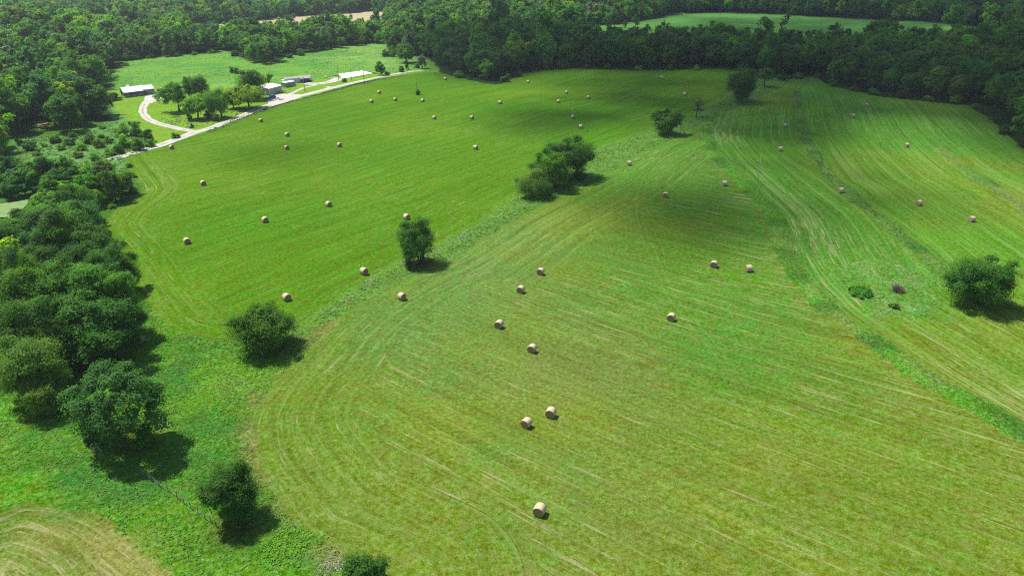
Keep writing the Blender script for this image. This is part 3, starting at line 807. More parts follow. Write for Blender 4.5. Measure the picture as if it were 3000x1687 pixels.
def bale_meshes(seed):
    rnd = random.Random(seed); n = 40; ph = [rnd.uniform(0, 6.28) for _ in range(4)]
    def rad(a, x):
        r = BR * (1 + .012 * math.sin(2 * a + ph[0]) + .010 * math.sin(3 * a + ph[1]) + .006 * math.sin(7 * a + ph[2] + x * 2))
        y, z = r * math.cos(a), r * math.sin(a)
        return y * (1.03 if z < -.5 * BR else 1), max(z, -BR * .94) if z < 0 else z * .985      # settled on its weight
    xs = [-BL_ / 2, -BL_ / 2 + .03, -BL_ / 2 + .10, -.3, 0, .3, BL_ / 2 - .10, BL_ / 2 - .03, BL_ / 2]; sc = [.955, .985, 1, 1.008, 1.01, 1.008, 1, .985, .955]
    def barrel(bm):
        R = []
        for x, s in zip(xs, sc): R.append([bm.verts.new((x, rad(2 * PI * k / n, x)[0] * s, rad(2 * PI * k / n, x)[1] * s)) for k in range(n)])
        for a, b in zip(R[:-1], R[1:]):
            for k in range(n): bm.faces.new((a[k], a[(k + 1) % n], b[(k + 1) % n], b[k]))
    def end(sx):
        def f(bm):
            x = sx * BL_ / 2; R = []
            for q, dx in ((.955, 0), (.7, .018), (.4, .03), (.12, .012)): R.append([bm.verts.new((x + sx * (dx + .014 * rnd.uniform(-1, 1)), rad(2 * PI * k / n, x)[0] * q, rad(2 * PI * k / n, x)[1] * q)) for k in range(n)])
            for a, b in zip(R[:-1], R[1:]):
                for k in range(n): bm.faces.new((a[k], a[(k + 1) % n], b[(k + 1) % n], b[k]))
            bm.faces.new(R[-1])
        return f
    return bm_mesh("hay_bale", barrel, True), bm_mesh("end_face", end(1), True), bm_mesh("end_face", end(-1), True)


BM = [bale_meshes(s) for s in range(3)]
for a, b, c in BM: a.materials.append(M_WRAP); b.materials.append(M_END); c.materials.append(M_END)
# picture centre, yaw of the cylinder axis in degrees, label
BALES = [
    (503.5, 432, -40, "round hay bale just below the gravel road at its lower end"),
    (764.8, 353.6, -42, "round hay bale below the road, nearest the shaded yard trees"),
    (842, 395, -40, "upper of two round bales standing one above the other in the left mown field"),
    (840.5, 432.8, -44, "lower of two round bales standing one above the other in the left mown field"),
    (994.6, 425, -40, "lone round bale in the left mown field right of the pair one above the other"),
    (596, 537, -48, "round bale near the wooded left end of the mown field, below the road end"),
    (1111, 271, -40, "topmost of the three bales grouped below the concrete slab"),
    (1088.5, 297.4, -38, "lower left of the three bales grouped below the concrete slab"),
    (1158.4, 292, -42, "right-hand one of the three bales grouped below the concrete slab"),
    (1238.4, 295.4, -33, "round bale just below the dark pole with a tuft at its base"),
    (1304.7, 231.8, -25, "small far bale beside the left corner of the dark wood"),
    (1547, 240.7, -20, "small far bale in front of the dark wood where the field edge curves in"),
    (1659.5, 271.7, -22, "topmost of the three bales on the sunlit patch before the dark wood"),
    (1635.9, 297.7, -20, "lowest of the three bales on the sunlit patch before the dark wood"),
    (1723.6, 285.7, -24, "rightmost of the three bales on the sunlit patch before the dark wood"),
    (1464.7, 301.2, -26, "lone bale on bright grass left of the shaded hollow in the far field"),
    (1272.5, 345.5, -32, "left of two bales level with each other in the middle of the left field"),
    (1382.4, 345.1, -30, "right of two bales level with each other in the middle of the left field"),
    (1677.8, 343.2, -24, "shaded bale directly behind the pale pole in the far field"),
    (1701.5, 371.5, -22, "bale just in front of and right of the pale pole in the far field"),
    (1393.6, 432.8, -28, "lone bale up-field from the clump of three trees on the ditch"),
    (1842.4, 479, 20, "bale on pale stubble beside the weedy ditch, right of the clump of three trees"),
    (1938.7, 227.9, -12, "shaded far bale nearest the dark wood at the right end of the left field"),
    (2004.7, 276.8, -15, "shaded bale left of the big round tree at the head of the ditch"),
    (2536.9, 309.4, 18, "upper of two bales close together below the dark wood in the right field"),
    (2498, 340, 18, "lower of two bales close together below the dark wood in the right field"),
    (2298.5, 368.4, 15, "upper of two shaded bales one above the other at the top of the terraced field"),
    (2285, 437.5, 12, "lower of two shaded bales one above the other at the top of the terraced field"),
    (2654.9, 426.2, 15, "bale at the edge of the bright sunlit patch in the far right field"),
    (2121.9, 538, 6, "shaded pale bale beside the terrace strip left of the pale pole"),
    (2462, 558.6, 10, "bale on the edge of the second terrace strip in the right field"),
    (2691, 595, 25, "bale in the striped right-hand field, up-field and left of the lone broad tree"),
    (2845.5, 642, 10, "bright bale nearest the right edge of the picture, above the lone broad tree"),
    (963.5, 598.2, -44, "lone bale in the middle of the left field, left of the many-stemmed small tree"),
    (777.6, 644, -50, "bale in the left field between the wooded bank and the many-stemmed small tree"),
    (549, 706, -54, "bale in the left field nearest the curved headland by the wooded bank"),
    (841, 870, -46, "bale half hidden behind the top of the bushy ditch tree"),
    (1191.8, 635.5, -44, "bale directly behind the many-stemmed small tree on the ditch"),
    (1067, 794, -38, "bale in the left field close to the white-flowered weeds of the ditch"),
    (1177.8, 868, -42, "bale just across the ditch on the near field, alone at its edge"),
    (1583.9, 795.4, -118, "uppermost of the diagonal line of four bales in the near field"),
    (1525.6, 847.8, -116, "second from the top in the diagonal line of four bales in the near field"),
    (1462.3, 949.5, -114, "third from the top in the diagonal line of four bales in the near field"),
    (1559, 1020, -116, "lowest bale of the diagonal line of four in the near field"),
    (1966, 929, -116, "lone bale on the right half of the near field, far from the others"),
    (1948.8, 572, -112, "shaded bale in the dark cloud-shadow band of the near field's far end"),
    (2091, 774.5, -118, "left of two neighbouring bales near the terrace strip, brown end showing"),
    (2192.5, 786.5, 8, "right of two neighbouring bales near the terrace strip, seen broadside"),
    (1613.9, 1207.4, -112, "right-hand and farther one of the close pair of bales in the near field"),
    (1542.7, 1237, -124, "left-hand and nearer one of the close pair of bales in the near field"),
    (1581, 1491, -113, "nearest and largest round hay bale, alone at the bottom of the field"),
]
for i, (px, py, yaw, lab) in enumerate(BALES):
    v = PX(px, py); s = ppm(v); v = PX(px, py + 0.62 * s)
    v.z += BR * .94 - .03
    b, e1, e2 = BM[i % 3]
    o = link("hay_bale", b); o.location = v; o.rotation_euler = (0, 0, math.radians(yaw)); rnd = random.Random(i); k = rnd.uniform(.96, 1.05); o.scale = (k, k, k)
    tag(o, lab, "hay bale", "round hay bales on the mown fields")
    link("end_face", e1, None, o); link("end_face", e2, None, o)

# ------------------------------------------------------------------ foliage
def leaf_mat():
    t = NT("leaves")
    oi = t.n("ShaderNodeObjectInfo"); tone = t.attr('tone').outputs['Fac']
    c = t.hsv(oi.outputs['Color'], t.mapr(oi.outputs['Random'], 0, 1, .492, .508), 1.0, t.mapr(oi.outputs['Random'], 0, 1, .85, 1.15))
    c = t.mix(t.mapr(tone, .5, 1.0, 0, .6), c, t.hsv(c, .48, 1.08, 1.6))        # younger, yellower leaves
    c = t.mix(t.mapr(tone, .5, 0.0, 0, .6), c, t.hsv(c, .52, .95, .62))
    t.set(t.b.inputs['Base Color'], c); t.b.inputs['Roughness'].default_value = .6; t.b.inputs['Specular IOR Level'].default_value = .10
    tr = t.n("ShaderNodeBsdfTranslucent"); t.set(tr.inputs[0], t.hsv(c, .492, 1.08, 1.5))
    mx = t.n("ShaderNodeMixShader"); mx.inputs[0].default_value = .44
    t.t.links.new(t.b.outputs[0], mx.inputs[1]); t.t.links.new(tr.outputs[0], mx.inputs[2]); t.t.links.new(mx.outputs[0], t.out.inputs[0])
    return t.m


M_LEAF = leaf_mat()
M_BARK = plain("bark", (.075, .062, .05), .95, .1, .3, 3.0)
GREENS = {   # leaf albedo
    'mid': (.080, .218, .022), 'dark': (.054, .148, .020), 'blue': (.060, .180, .036), 'bright': (.125, .300, .026), 'yellow': (.180, .305, .020), 'olive': (.106, .202, .026), 'grey': (.120, .195, .080)}


def leaf_quads(rng, C, Nrm, size, tone, aspect=.62, droop=0.0):
    n = len(C)
    Nrm = Nrm / np.maximum(np.linalg.norm(Nrm, axis=1, keepdims=True), 1e-6)
    a = rng.normal(size=(n, 3)); a[:, 2] -= droop * 3
    u = a - (a * Nrm).sum(1, keepdims=True) * Nrm; u /= np.maximum(np.linalg.norm(u, axis=1, keepdims=True), 1e-6)
    v = np.cross(Nrm, u); s = (size * rng.uniform(.6, 1.35, n))[:, None]
    bendv = Nrm * s * rng.uniform(-.18, .05, n)[:, None]
    q = np.stack([C - u * s, C + v * s * aspect + bendv * 0, C + u * s + bendv * 2, C - v * s * aspect], 1)
    return q.reshape(-1, 3), np.repeat(np.clip(tone, 0, 1), 4)


def crown_data(seed, W, H, zb, nclump, ntwig, nleaf, leaf, clump=.24, droop=0.0, squash=.8, lobes=.28, low=.5, lean=(0, 0), aspect=.62, hollow=.3, skirt=.7):
    """leaves of one crown: clumps of twigs of leaves inside an uneven envelope; returns quads, tones and the clump centres"""
    rng = np.random.default_rng(seed); Rr, Hh = W / 2, H
    d = rng.normal(size=(nclump, 3)); d /= np.linalg.norm(d, axis=1, keepdims=True)
    hz = np.maximum(np.hypot(d[:, 0], d[:, 1]), 1e-6); want = np.where(d[:, 2] < 0, (1 - np.abs(d[:, 2]) ** 3) ** .4 * skirt + hz * (1 - skirt), hz); d[:, :2] *= (want / hz)[:, None]
    ph = rng.uniform(0, 6.28, 6); az = np.arctan2(d[:, 1], d[:, 0])
    env = 1 + lobes * (.5 * np.sin(2 * az + ph[0] + 2 * d[:, 2]) + .5 * np.sin(3 * az + ph[1] - 3 * d[:, 2]) + .4 * np.sin(5 * az + ph[2] + 5 * d[:, 2]))
    rho = (hollow + (1 - hollow) * rng.uniform(0, 1, nclump) ** .55) * env
    rc = Rr * clump * rng.uniform(.55, 1.5, nclump)
    zc = zb + Hh * low
    up, dn = Hh * (1 - low), Hh * low
    cz = np.where(d[:, 2] > 0, d[:, 2] * up, d[:, 2] * dn) * np.minimum(rho, 1.12)
    k = np.clip(1 - rc / Rr * .8, .3, 1)
    C = np.stack([d[:, 0] * Rr * rho * k, d[:, 1] * Rr * rho * k, zc + cz * np.clip(1 - rc / Hh, .4, 1)], 1)
    C[:, 0] += lean[0] * (C[:, 2] - zb); C[:, 1] += lean[1] * (C[:, 2] - zb)
    ctone = rng.normal(.5, .2, nclump)
    # twigs
    td = rng.normal(size=(nclump, ntwig, 3)); td[..., 2] += .35; td /= np.linalg.norm(td, axis=2, keepdims=True)
    tr = rc[:, None, None] * (rng.uniform(.25, 1.0, (nclump, ntwig, 1)) ** .5) * np.where(rng.uniform(size=(nclump, ntwig, 1)) > .88, 1.32, 1); td2 = td.copy(); td2[..., 2] *= squash
    T = C[:, None] + td2 * tr; T[..., 2] -= droop * rc[:, None] * rng.uniform(0, 1.2, (nclump, ntwig))
    ttone = ctone[:, None] + rng.normal(0, .14, (nclump, ntwig))
    sp = (rc * .22)[:, None, None, None] * np.array([1, 1, .6 + droop * 2])
    L = T[:, :, None] + rng.normal(size=(nclump, ntwig, nleaf, 3)) * sp
    nr = td[:, :, None] * .8 + d[:, None, None] * .3 + np.array([0, 0, .45]) + rng.normal(size=(nclump, ntwig, nleaf, 3)) * .42
    tn = ttone[..., None] + rng.normal(0, .16, (nclump, ntwig, nleaf))
    L = L.reshape(-1, 3); nr = nr.reshape(-1, 3); tn = tn.ravel(); m = L[:, 2] > .05
    V, T4 = leaf_quads(rng, L[m], nr[m], leaf, tn[m], aspect, droop)
    return V, T4, C


def crown_mesh(name, *a, **k):
    V, T4, C = crown_data(*a, **k); me = quads_mesh(name, V, len(V) // 4, {'tone': T4}); me.materials.append(M_LEAF)
    return me, C


def trunk_mesh(seed, H, zb, C, r0=.32, stems=1, spread=.6):
    """tapered trunk(s) that fork towards the clumps"""
    rnd = random.Random(seed); bm = bmesh.new(); Cs = [Vector(c) for c in C]
    for s in range(stems):
        bx, by = (rnd.uniform(-spread, spread), rnd.uniform(-spread, spread)) if stems > 1 else (0, 0)
        fork = Vector((bx * 1.6 + rnd.uniform(-.3, .3), by * 1.6 + rnd.uniform(-.3, .3), max(zb * 1.05, H * .22) + .2)); rr = r0 * (1 if stems == 1 else .6)
        tube(bm, [(bx, by, -.4), (bx * 1.1, by * 1.1, .15), tuple((Vector((bx, by, 0)) + fork) / 2 + Vector((rnd.uniform(-.12, .12), rnd.uniform(-.12, .12), 0))), tuple(fork)], [rr * 1.5, rr * 1.1, rr * .9, rr * .78], 8)
        lead = max(Cs, key=lambda c: c.z - abs(c.x - bx) * .4 - abs(c.y - by) * .4)
        top = lead.lerp(fork, .12); m = fork.lerp(top, .5) + Vector((rnd.uniform(-.3, .3), rnd.uniform(-.3, .3), 0))
        tube(bm, [tuple(fork), tuple(m), tuple(top)], [rr * .74, rr * .45, rr * .1], 6)
        for c in rnd.sample(Cs, min(len(Cs), 11 // stems + 2)):
            st = fork.lerp(m, rnd.uniform(-.1, .9)) if c.z > fork.z else Vector((bx, by, 0)).lerp(fork, .85)
            mid = st.lerp(c, .5) + Vector((rnd.uniform(-.3, .3), rnd.uniform(-.3, .3), .35 * (c - st).length * .3))
            tube(bm, [tuple(st), tuple(mid), tuple(c)], [rr * .42, rr * .24, rr * .06], 5)
    me = bpy.data.meshes.new("trunk"); bm.to_mesh(me); bm.free(); me.materials.append(M_BARK)
    for p in me.polygons: p.use_smooth = True
    return me


def tree(name, loc, crown_me, trunk_me, col, label, cat="tree", group=None, scale=(1, 1, 1), rz=0.0):
    o = empty(name, loc, rz); o.scale = scale; tag(o, label, cat, group)
    if trunk_me is not None: link("trunk", trunk_me, None, o)
    c = link("crown", crown_me, None, o); c.color = (*col, 1)
    return o


def jitter(rng, key, a=.12):
    c = np.array(GREENS[key]) * rng.uniform(1 - a, 1 + a) * rng.uniform(1 - a * .5, 1 + a * .5, 3); return tuple(c)


RNG = np.random.default_rng(5)
# (name, crown picture box x0, x1, top y, base x, base y, colour key, label, style)
def spec_tree(name, x0, x1, ytop, bx, by, key, label, detail, zb=.18, stems=1, cat="tree", group=None, seed=0, hfac=1.0, **kw):
    v = PX(bx, by); s = ppm(v); W = (x1 - x0) / s
    a = abs(math.asin(np.dot(_F, [0, 0, -1]))) + math.atan((by - 843.5) / F_PX)          # viewing angle below the horizontal
    H = max((by - ytop) / s - .30 * W * math.sin(a), .8) / math.cos(a) * hfac
    off = ((x0 + x1) / 2 - bx) / s
    big = dict(high=(66, 44, 12), mid=(50, 24, 12), low=(30, 14, 9), bush=(26, 18, 11))[detail]
    leaf = dict(high=.0125, mid=.020, low=.034, bush=.034)[detail] * W
    leaf = max(leaf, dict(high=.11, mid=.14, low=.2, bush=.11)[detail])
    me, C = crown_mesh("crown", seed or int(bx * 7 + by), W, H * (1 - zb), H * zb, *big, leaf, **kw)
    if abs(off) > .3:
        co = np.empty(len(me.vertices) * 3, np.float32); me.vertices.foreach_get('co', co); co = co.reshape(-1, 3); co[:, 0] += off; me.vertices.foreach_set('co', co.ravel()); C[:, 0] += off
    tm = trunk_mesh(int(bx), H, H * zb, C, max(.10, .022 * H + .012 * W), stems) if zb > .04 else trunk_mesh(int(bx), H, H * .1, C, .08, max(stems, 2), .3)
    return tree(name, v, me, tm, jitter(RNG, key, .08), label, cat, group)


# lone trees, each with its own crown
spec_tree("small_tree", 1158, 1284, 640, 1232, 768, 'dark', "small many-stemmed tree on the ditch with a round hay bale behind it", 'high', .06, 4, clump=.25, lobes=.3, hfac=1.12)
spec_tree("ditch_tree", 680, 886, 872, 793, 1014, 'mid', "low broad-crowned tree at the ditch end hiding half a hay bale", 'high', .16, 2, clump=.24, low=.42, lobes=.3)
spec_tree("ditch_tree", 605, 782, 1336, 692, 1512, 'dark', "dense dark tree with clumped crown at the corner of the near field", 'high', .04, 1, clump=.25, low=.45, lobes=.26, seed=4242)
spec_tree("spreading_tree", 242, 506, 1058, 378, 1308, 'blue', "large spreading tree alone in the rough pasture, forked trunk showing", 'high', .02, 1, clump=.18, lobes=.22, low=.55, hollow=.5, hfac=1.0, seed=78)
spec_tree("oak_tree", 1598, 1742, 390, 1676, 520, 'dark', "tallest of the three trees clumped on the ditch", 'high', .03, 2, clump=.25)
spec_tree("ditch_tree", 1548, 1676, 432, 1622, 548, 'mid', "middle and feathery one of the three trees clumped on the ditch", 'high', .02, 3, clump=.22, droop=.25)
spec_tree("willow_tree", 1504, 1622, 482, 1572, 574, 'olive', "smallest and nearest of the three trees clumped on the ditch, drooping leaves", 'high', .20, 2, clump=.24, droop=.6, low=.3, aspect=.4)
spec_tree("bushy_tree", 1906, 1998, 310, 1950, 392, 'dark', "very dark bushy tree with foliage to the ground, standing in cloud shade on the ditch", 'mid', .03, 2, clump=.26, lobes=.4)
spec_tree("young_tree", 2025, 2063, 283, 2039, 344, 'grey', "thin upright young tree with sparse greyish crown between two bigger trees", 'low', .2, 1, clump=.2, hollow=.2, aspect=.35)
spec_tree("round_tree", 2121, 2218, 197, 2168, 297, 'dark', "big round-crowned tree at the head of the ditch in front of the dark wood", 'high', .03, 1, clump=.28, lobes=.08, hollow=.4, hfac=1.1)
spec_tree("young_tree", 2217, 2268, 198, 2238, 254, 'mid', "small round tree on a bare stem beside the big round tree", 'mid', .3, 1, clump=.25)
spec_tree("broad_tree", 2752, 2946, 724, 2856, 890, 'dark', "broad lone tree in the right-hand field with layered branches down to the grass", 'high', .02, 1, clump=.26, lobes=.16, squash=.65, low=.45, hollow=.35, hfac=1.06)
spec_tree("bushy_tree", 1002, 1150, 1612, 1078, 1752, 'dark', "dark bushy tree top cut off by the bottom of the picture", 'high', .06, 1, clump=.26, seed=9)
spec_tree("edge_tree", 125, 412, 850, 268, 1064, 'dark', "big open tree with a bare forked trunk at the near end of the wooded bank", 'high', .30, 1, clump=.21, lobes=.35, low=.38, hollow=.55)
spec_tree("edge_tree", 300, 425, 905, 350, 1046, 'dark', "dark tree beside the brush pile at the near end of the wooded bank", 'high', .08, 1, clump=.26)
spec_tree("edge_tree", 28, 238, 968, 150, 1172, 'olive', "rounded olive-green tree in front of the wooded bank, just left of the spreading tree", 'high', .12, 1, clump=.25, lobes=.36)
spec_tree("edge_tree", 70, 215, 1085, 150, 1206, 'olive', "low dark olive bushy tree at the rough pasture's edge, below the rounded olive-green tree", 'high', .02, 2, clump=.27)
# yard trees by the houses
spec_tree("yard_tree", 464, 554, 240, 526, 327, 'mid', "leftmost yard tree inside the curved drive, with a clear leaning trunk", 'mid', .25, 1, clump=.26, lobes=.4)
spec_tree("yard_tree", 534, 585, 224, 560, 300, 'dark', "narrow dark yard tree behind the leftmost tree of the curved drive", 'mid', .15, 1, clump=.3)
spec_tree("yard_tree", 564, 626, 215, 596, 306, 'dark', "tall dark yard tree rising at the back of the clump inside the drive", 'mid', .15, 1, clump=.3)
spec_tree("yard_tree", 537, 617, 279, 580, 349, 'bright', "light green yard tree nearest the road in the clump inside the drive", 'mid', .22, 2, clump=.26)
spec_tree("yard_tree", 596, 680, 254, 650, 345, 'mid', "drooping willow-like yard tree in the middle of the clump inside the drive", 'mid', .14, 1, clump=.26, droop=.5, aspect=.4)
spec_tree("yard_tree", 654, 712, 262, 684, 318, 'dark', "dark yard tree behind the willow-like one inside the drive", 'mid', .1, 1, clump=.3)
spec_tree("yard_tree", 671, 779, 248, 730, 317, 'yellow', "yellow-green yard tree with forked trunk near the dark blue car", 'mid', .24, 1, clump=.26)
spec_tree("yard_tree", 695, 799, 200, 748, 291, 'mid', "tall yard tree overhanging the workshop's left wall", 'mid', .15, 1, clump=.26)
spec_tree("yard_tree", 320, 350, 271, 338, 295, 'mid', "little round tree on the lawn left of the farmhouse", 'low', .25, 1)
# pasture trees
for a in (("pasture_tree", 720, 770, 122, 745, 182, 'mid', "left and paler tree of the pasture clump behind the yard"), ("pasture_tree", 752, 802, 122, 778, 186, 'dark', "dark front tree of the pasture clump behind the yard"), ("pasture_tree", 786, 822, 130, 802, 180, 'dark', "right-hand tree of the pasture clump behind the yard"),
          ("pasture_tree", 1154, 1220, 128, 1190, 184, 'mid', "broad lone tree at the right end of the pasture above the road end"), ("pasture_tree", 1099, 1131, 180, 1118, 221, 'dark', "ivy-clad tree with thick trunk right of the concrete slab"), ("pasture_tree", 1222, 1252, 162, 1238, 201, 'grey', "small blue-grey tree nearest the end of the gravel road"),
          ("pasture_tree", 1052, 1073, 105, 1063, 131, 'bright', "small light green tree on the far pasture edge, left one of two"), ("pasture_tree", 1094, 1124, 93, 1110, 128, 'bright', "small light green tree on the far pasture edge, right one of two"), ("pasture_tree", 985, 1020, 110, 1002, 141, 'mid', "round tree at the far end of the pasture hedge"), ("pasture_tree", 1188, 1200, 176, 1193, 205, 'dark', "dark ivy-covered stump below the broad pasture tree")):
    spec_tree(*a, 'mid', .15 if 'stump' not in a[7] else .05, 1)
# trees in the far field
for a in (("field_tree", 1766, 1814, 28, 1790, 82, 'dark', "large round tree at the left end of the far green field"), ("field_tree", 1848, 1876, 45, 1861, 83, 'dark', "taller of the dark trees standing in the far green field"), ("field_tree", 1825, 1839, 62, 1831, 83, 'dark', "smallest dark tree in the far green field"), ("field_tree", 1933, 1951, 60, 1942, 83, 'dark', "lone dark tree right of the others in the far green field"),
          ("leaning_tree", 2274, 2303, 32, 2288, 88, 'mid', "leaning tree that rises above the dark wood against the far green field"), ("field_tree", 2240, 2258, 54, 2249, 88, 'dark', "small pointed tree left of the leaning tree at the far field"), ("field_tree", 2755, 2822, 14, 2790, 92, 'mid', "tall tree standing at the right end of the far green field")):
    kw = dict(lean=(.35, 0)) if a[0] == "leaning_tree" else {}
    spec_tree(*a, 'low', .1, 1, **kw)
# bushes one can tell apart
BUSH = [(332, 385, 355, 362, 400, 'bright', "pale round bush highest in the thicket beside the lower gravel road"), (380, 425, 345, 400, 400, 'mid', "tall bush at the top of the thicket beside the lower gravel road"), (418, 458, 365, 438, 415, 'dark', "dark bush at the right end of the thicket beside the lower gravel road"),
        (342, 392, 388, 368, 432, 'bright', "bright bush in the middle of the thicket beside the lower gravel road"), (385, 430, 398, 408, 440, 'mid', "low bush nearest the gravel road in the thicket"), (332, 368, 420, 350, 450, 'dark', "dark low bush at the gravel road's lower end"), (425, 455, 405, 440, 430, 'bright', "small pale bush on the road side of the thicket"),
        (502, 528, 385, 514, 405, 'mid', "small round bush alone beside the road below the junction"), (553, 570, 356, 561, 374, 'mid', "shrub growing beside the blue-grey bin"), (598, 626, 318, 612, 346, 'dark', "dark shrub between the trunks inside the curved drive"), (620, 650, 330, 634, 354, 'bright', "pale shrub under the willow-like yard tree"), (545, 566, 330, 556, 352, 'bright', "pale shrub left of the light green yard tree"),
        (672, 690, 192, 680, 214, 'dark', "left one of three shrubs in the pasture behind the yard"), (684, 704, 196, 694, 216, 'mid', "middle one of three shrubs in the pasture behind the yard"), (700, 716, 200, 708, 219, 'mid', "right one of three shrubs in the pasture behind the yard"),
        (1118, 1145, 140, 1130, 166, 'mid', "left shrub of the hedge beside the broad pasture tree"), (1138, 1162, 138, 1150, 167, 'bright', "right shrub of the hedge beside the broad pasture tree"), (1165, 1188, 190, 1176, 211, 'olive', "brownish shrub on the road verge right of the ivy-clad tree"), (1126, 1144, 206, 1135, 221, 'olive', "low shrub at the foot of the ivy-clad tree"), (1215, 1232, 184, 1224, 200, 'mid', "small shrub left of the blue-grey tree by the road end"),
        (2484, 2556, 842, 2520, 860, 'mid', "low green bramble mound in the rough patch of the right field"), (2606, 2638, 886, 2622, 901, 'mid', "small dark clump in the rough patch below the dead bush"), (1216, 1232, 262, 1224, 278, 'dark', "dark tuft at the base of the bare utility pole"), (1000, 1018, 226, 1008, 241, 'bright', "weedy tuft at the slab's lower left corner"),
        (395, 470, 1230, 432, 1305, 'mid', "shrub at the foot of the spreading tree, right of its trunk"), (240, 320, 1215, 280, 1290, 'dark', "shrub under the left boughs of the spreading tree"), (1182, 1216, 735, 1198, 786, 'dark', "shrub growing into the left foot of the many-stemmed small tree")]
for i, (x0, x1, yt, bx, by, key, lab) in enumerate(BUSH):
    spec_tree("bush", x0, x1, yt, bx, by, key, lab, 'bush', .0, 3, "bush", None, seed=300 + i, low=.3, clump=.3, lobes=.35)


def twig_bush(name, px, py, w_px, label, mat, n=260, h=1.0):
    v = PX(px, py); W = w_px / ppm(v) / 2; rnd = random.Random(px); bm = bmesh.new()
    for _ in range(n):
        a = rnd.uniform(0, 6.28); el = rnd.uniform(.15, 1.4); d = Vector((math.cos(a) * math.cos(el), math.sin(a) * math.cos(el), math.sin(el))); L = W * rnd.uniform(.5, 1.1)
        b = Vector((rnd.uniform(-.3, .3) * W, rnd.uniform(-.3, .3) * W, 0)); m = b + d * L * .5 + Vector((rnd.uniform(-.1, .1), rnd.uniform(-.1, .1), .1)) * W; e = b + Vector((d.x, d.y, d.z * h)) * L + Vector((rnd.uniform(-.2, .2), rnd.uniform(-.2, .2), rnd.uniform(-.1, .1))) * W
        tube(bm, [tuple(b), tuple(m), tuple(e)], [.05, .03, .012], 3)
    me = bpy.data.meshes.new(name); bm.to_mesh(me); bm.free(); o = link(name, me, mat); o.location = v; tag(o, label, "bush" if name == "dead_bush" else "brush pile")


twig_bush("dead_bush", 2629, 853, 46, "leafless brown dead bush in the rough patch of the right field", M_BRUSHRED, 420)
twig_bush("brush_pile", 408, 1002, 52, "grey-pink pile of dead branches against the wooded bank's edge", M_BRANCH, 300, .6)
twig_bush("brush_pile", 283, 1322, 34, "small brown pile of dead twigs beside the leaning fence posts", M_BRUSHRED, 120, .5)

def dead_tree():
    v = PX(62, 762); o = empty("dead_tree", v); tag(o, "leafless grey dead tree standing in the wooded bank at the picture's left edge", "tree"); rnd = random.Random(12)
    part("trunk", lambda bm: tube(bm, [(0, 0, -.4), (.1, 0, 2.5), (-.1, .1, 5.0)], [.28, .22, .14], 7), M_DEADWOOD, o, smooth=True)
    def br(bm):
        for _ in range(60):
            z = rnd.uniform(1.8, 5.0); a = rnd.uniform(0, 6.28); el = rnd.uniform(.2, 1.2); d = Vector((math.cos(a) * math.cos(el), math.sin(a) * math.cos(el), math.sin(el))); L = rnd.uniform(2.2, 4.6)
            b = Vector((0, 0, z)); m = b + d * L * .5 + Vector((0, 0, rnd.uniform(-.2, .4))); e = b + d * L + Vector((rnd.uniform(-.5, .5), rnd.uniform(-.5, .5), rnd.uniform(-.3, .5)))
            tube(bm, [tuple(b), tuple(m), tuple(e)], [.09, .055, .02], 4)
            for _ in range(5):
                q = m.lerp(e, rnd.uniform(0, 1)); w2 = q + (d + Vector((rnd.uniform(-1, 1), rnd.uniform(-1, 1), rnd.uniform(-.3, 1)))) * rnd.uniform(.5, 1.1); tube(bm, [tuple(q), tuple(w2)], [.035, .012], 3)
    part("branches", br, M_DEADWOOD, o)


M_DEADWOOD = plain("grey_dead_wood", (.34, .32, .29), .9, .2, .2)
dead_tree()

# ------------------------------------------------------------------ old wire fence across the rough pasture
def fence():
    pts = [(286, 1312), (306, 1330), (420, 1392), (470, 1425), (518, 1458), (560, 1490), (600, 1518), (634, 1540)]
    pts = [(a + (c - a) * t, b + (d - b) * t) for (a, b), (c, d) in zip(pts[:-1], pts[1:]) for t in (0, .5)] + [pts[-1]]
    W = [PX(*q) for q in pts]; o = empty("wire_fence", W[0]); tag(o, "old leaning wire fence crossing the rough pasture to the dense dark corner tree", "fence"); rnd = random.Random(4)
    tops = []
    for v in W:
        q = v - W[0]; l = Vector((rnd.uniform(-.15, .15), rnd.uniform(-.15, .15), 1.15)); tops.append((q, l))
        part("post", lambda bm: tube(bm, [tuple(q + Vector((0, 0, -.3))), tuple(q + l)], [.055, .05], 6), M_POLE, o)
    for hgt in (.35, .65, .95):
        part("wire", lambda bm: tube(bm, [tuple(q + l * hgt / 1.15 + Vector((0.06, 0, 0))) for q, l in tops], [.012] * len(tops), 3), M_WIRE, o)
fence()

# ------------------------------------------------------------------ woods
PROT = {}
def protos():
    D = [  # W, H, zb, kwargs
        (11.5, 13.5, .14, dict(clump=.24, lobes=.30)), (9.5, 14.5, .16, dict(clump=.27, lobes=.26, low=.45)), (13.0, 12.5, .14, dict(clump=.21, lobes=.36, squash=.6)),
        (9.0, 12.0, .12, dict(clump=.28, lobes=.40)), (10.5, 12.5, .16, dict(clump=.22, droop=.3, lobes=.3, aspect=.45)), (12.0, 14.5, .18, dict(clump=.25, lobes=.42, low=.4))]
    for lev, cnt, leaf, seed in (('hi', (72, 34, 13), .165, 40), ('mid', (54, 20, 10), .29, 60), ('far', (42, 13, 6), .46, 80)):
        L = []
        for i, (W, H, zb, kw) in enumerate(D):
            me, C = crown_mesh("crown_" + lev, seed + i, W, H * (1 - zb), H * zb, *cnt, leaf, **kw)
            L.append((me, trunk_mesh(seed + i, H, H * zb, C, .30), W, H))
        PROT[lev] = L


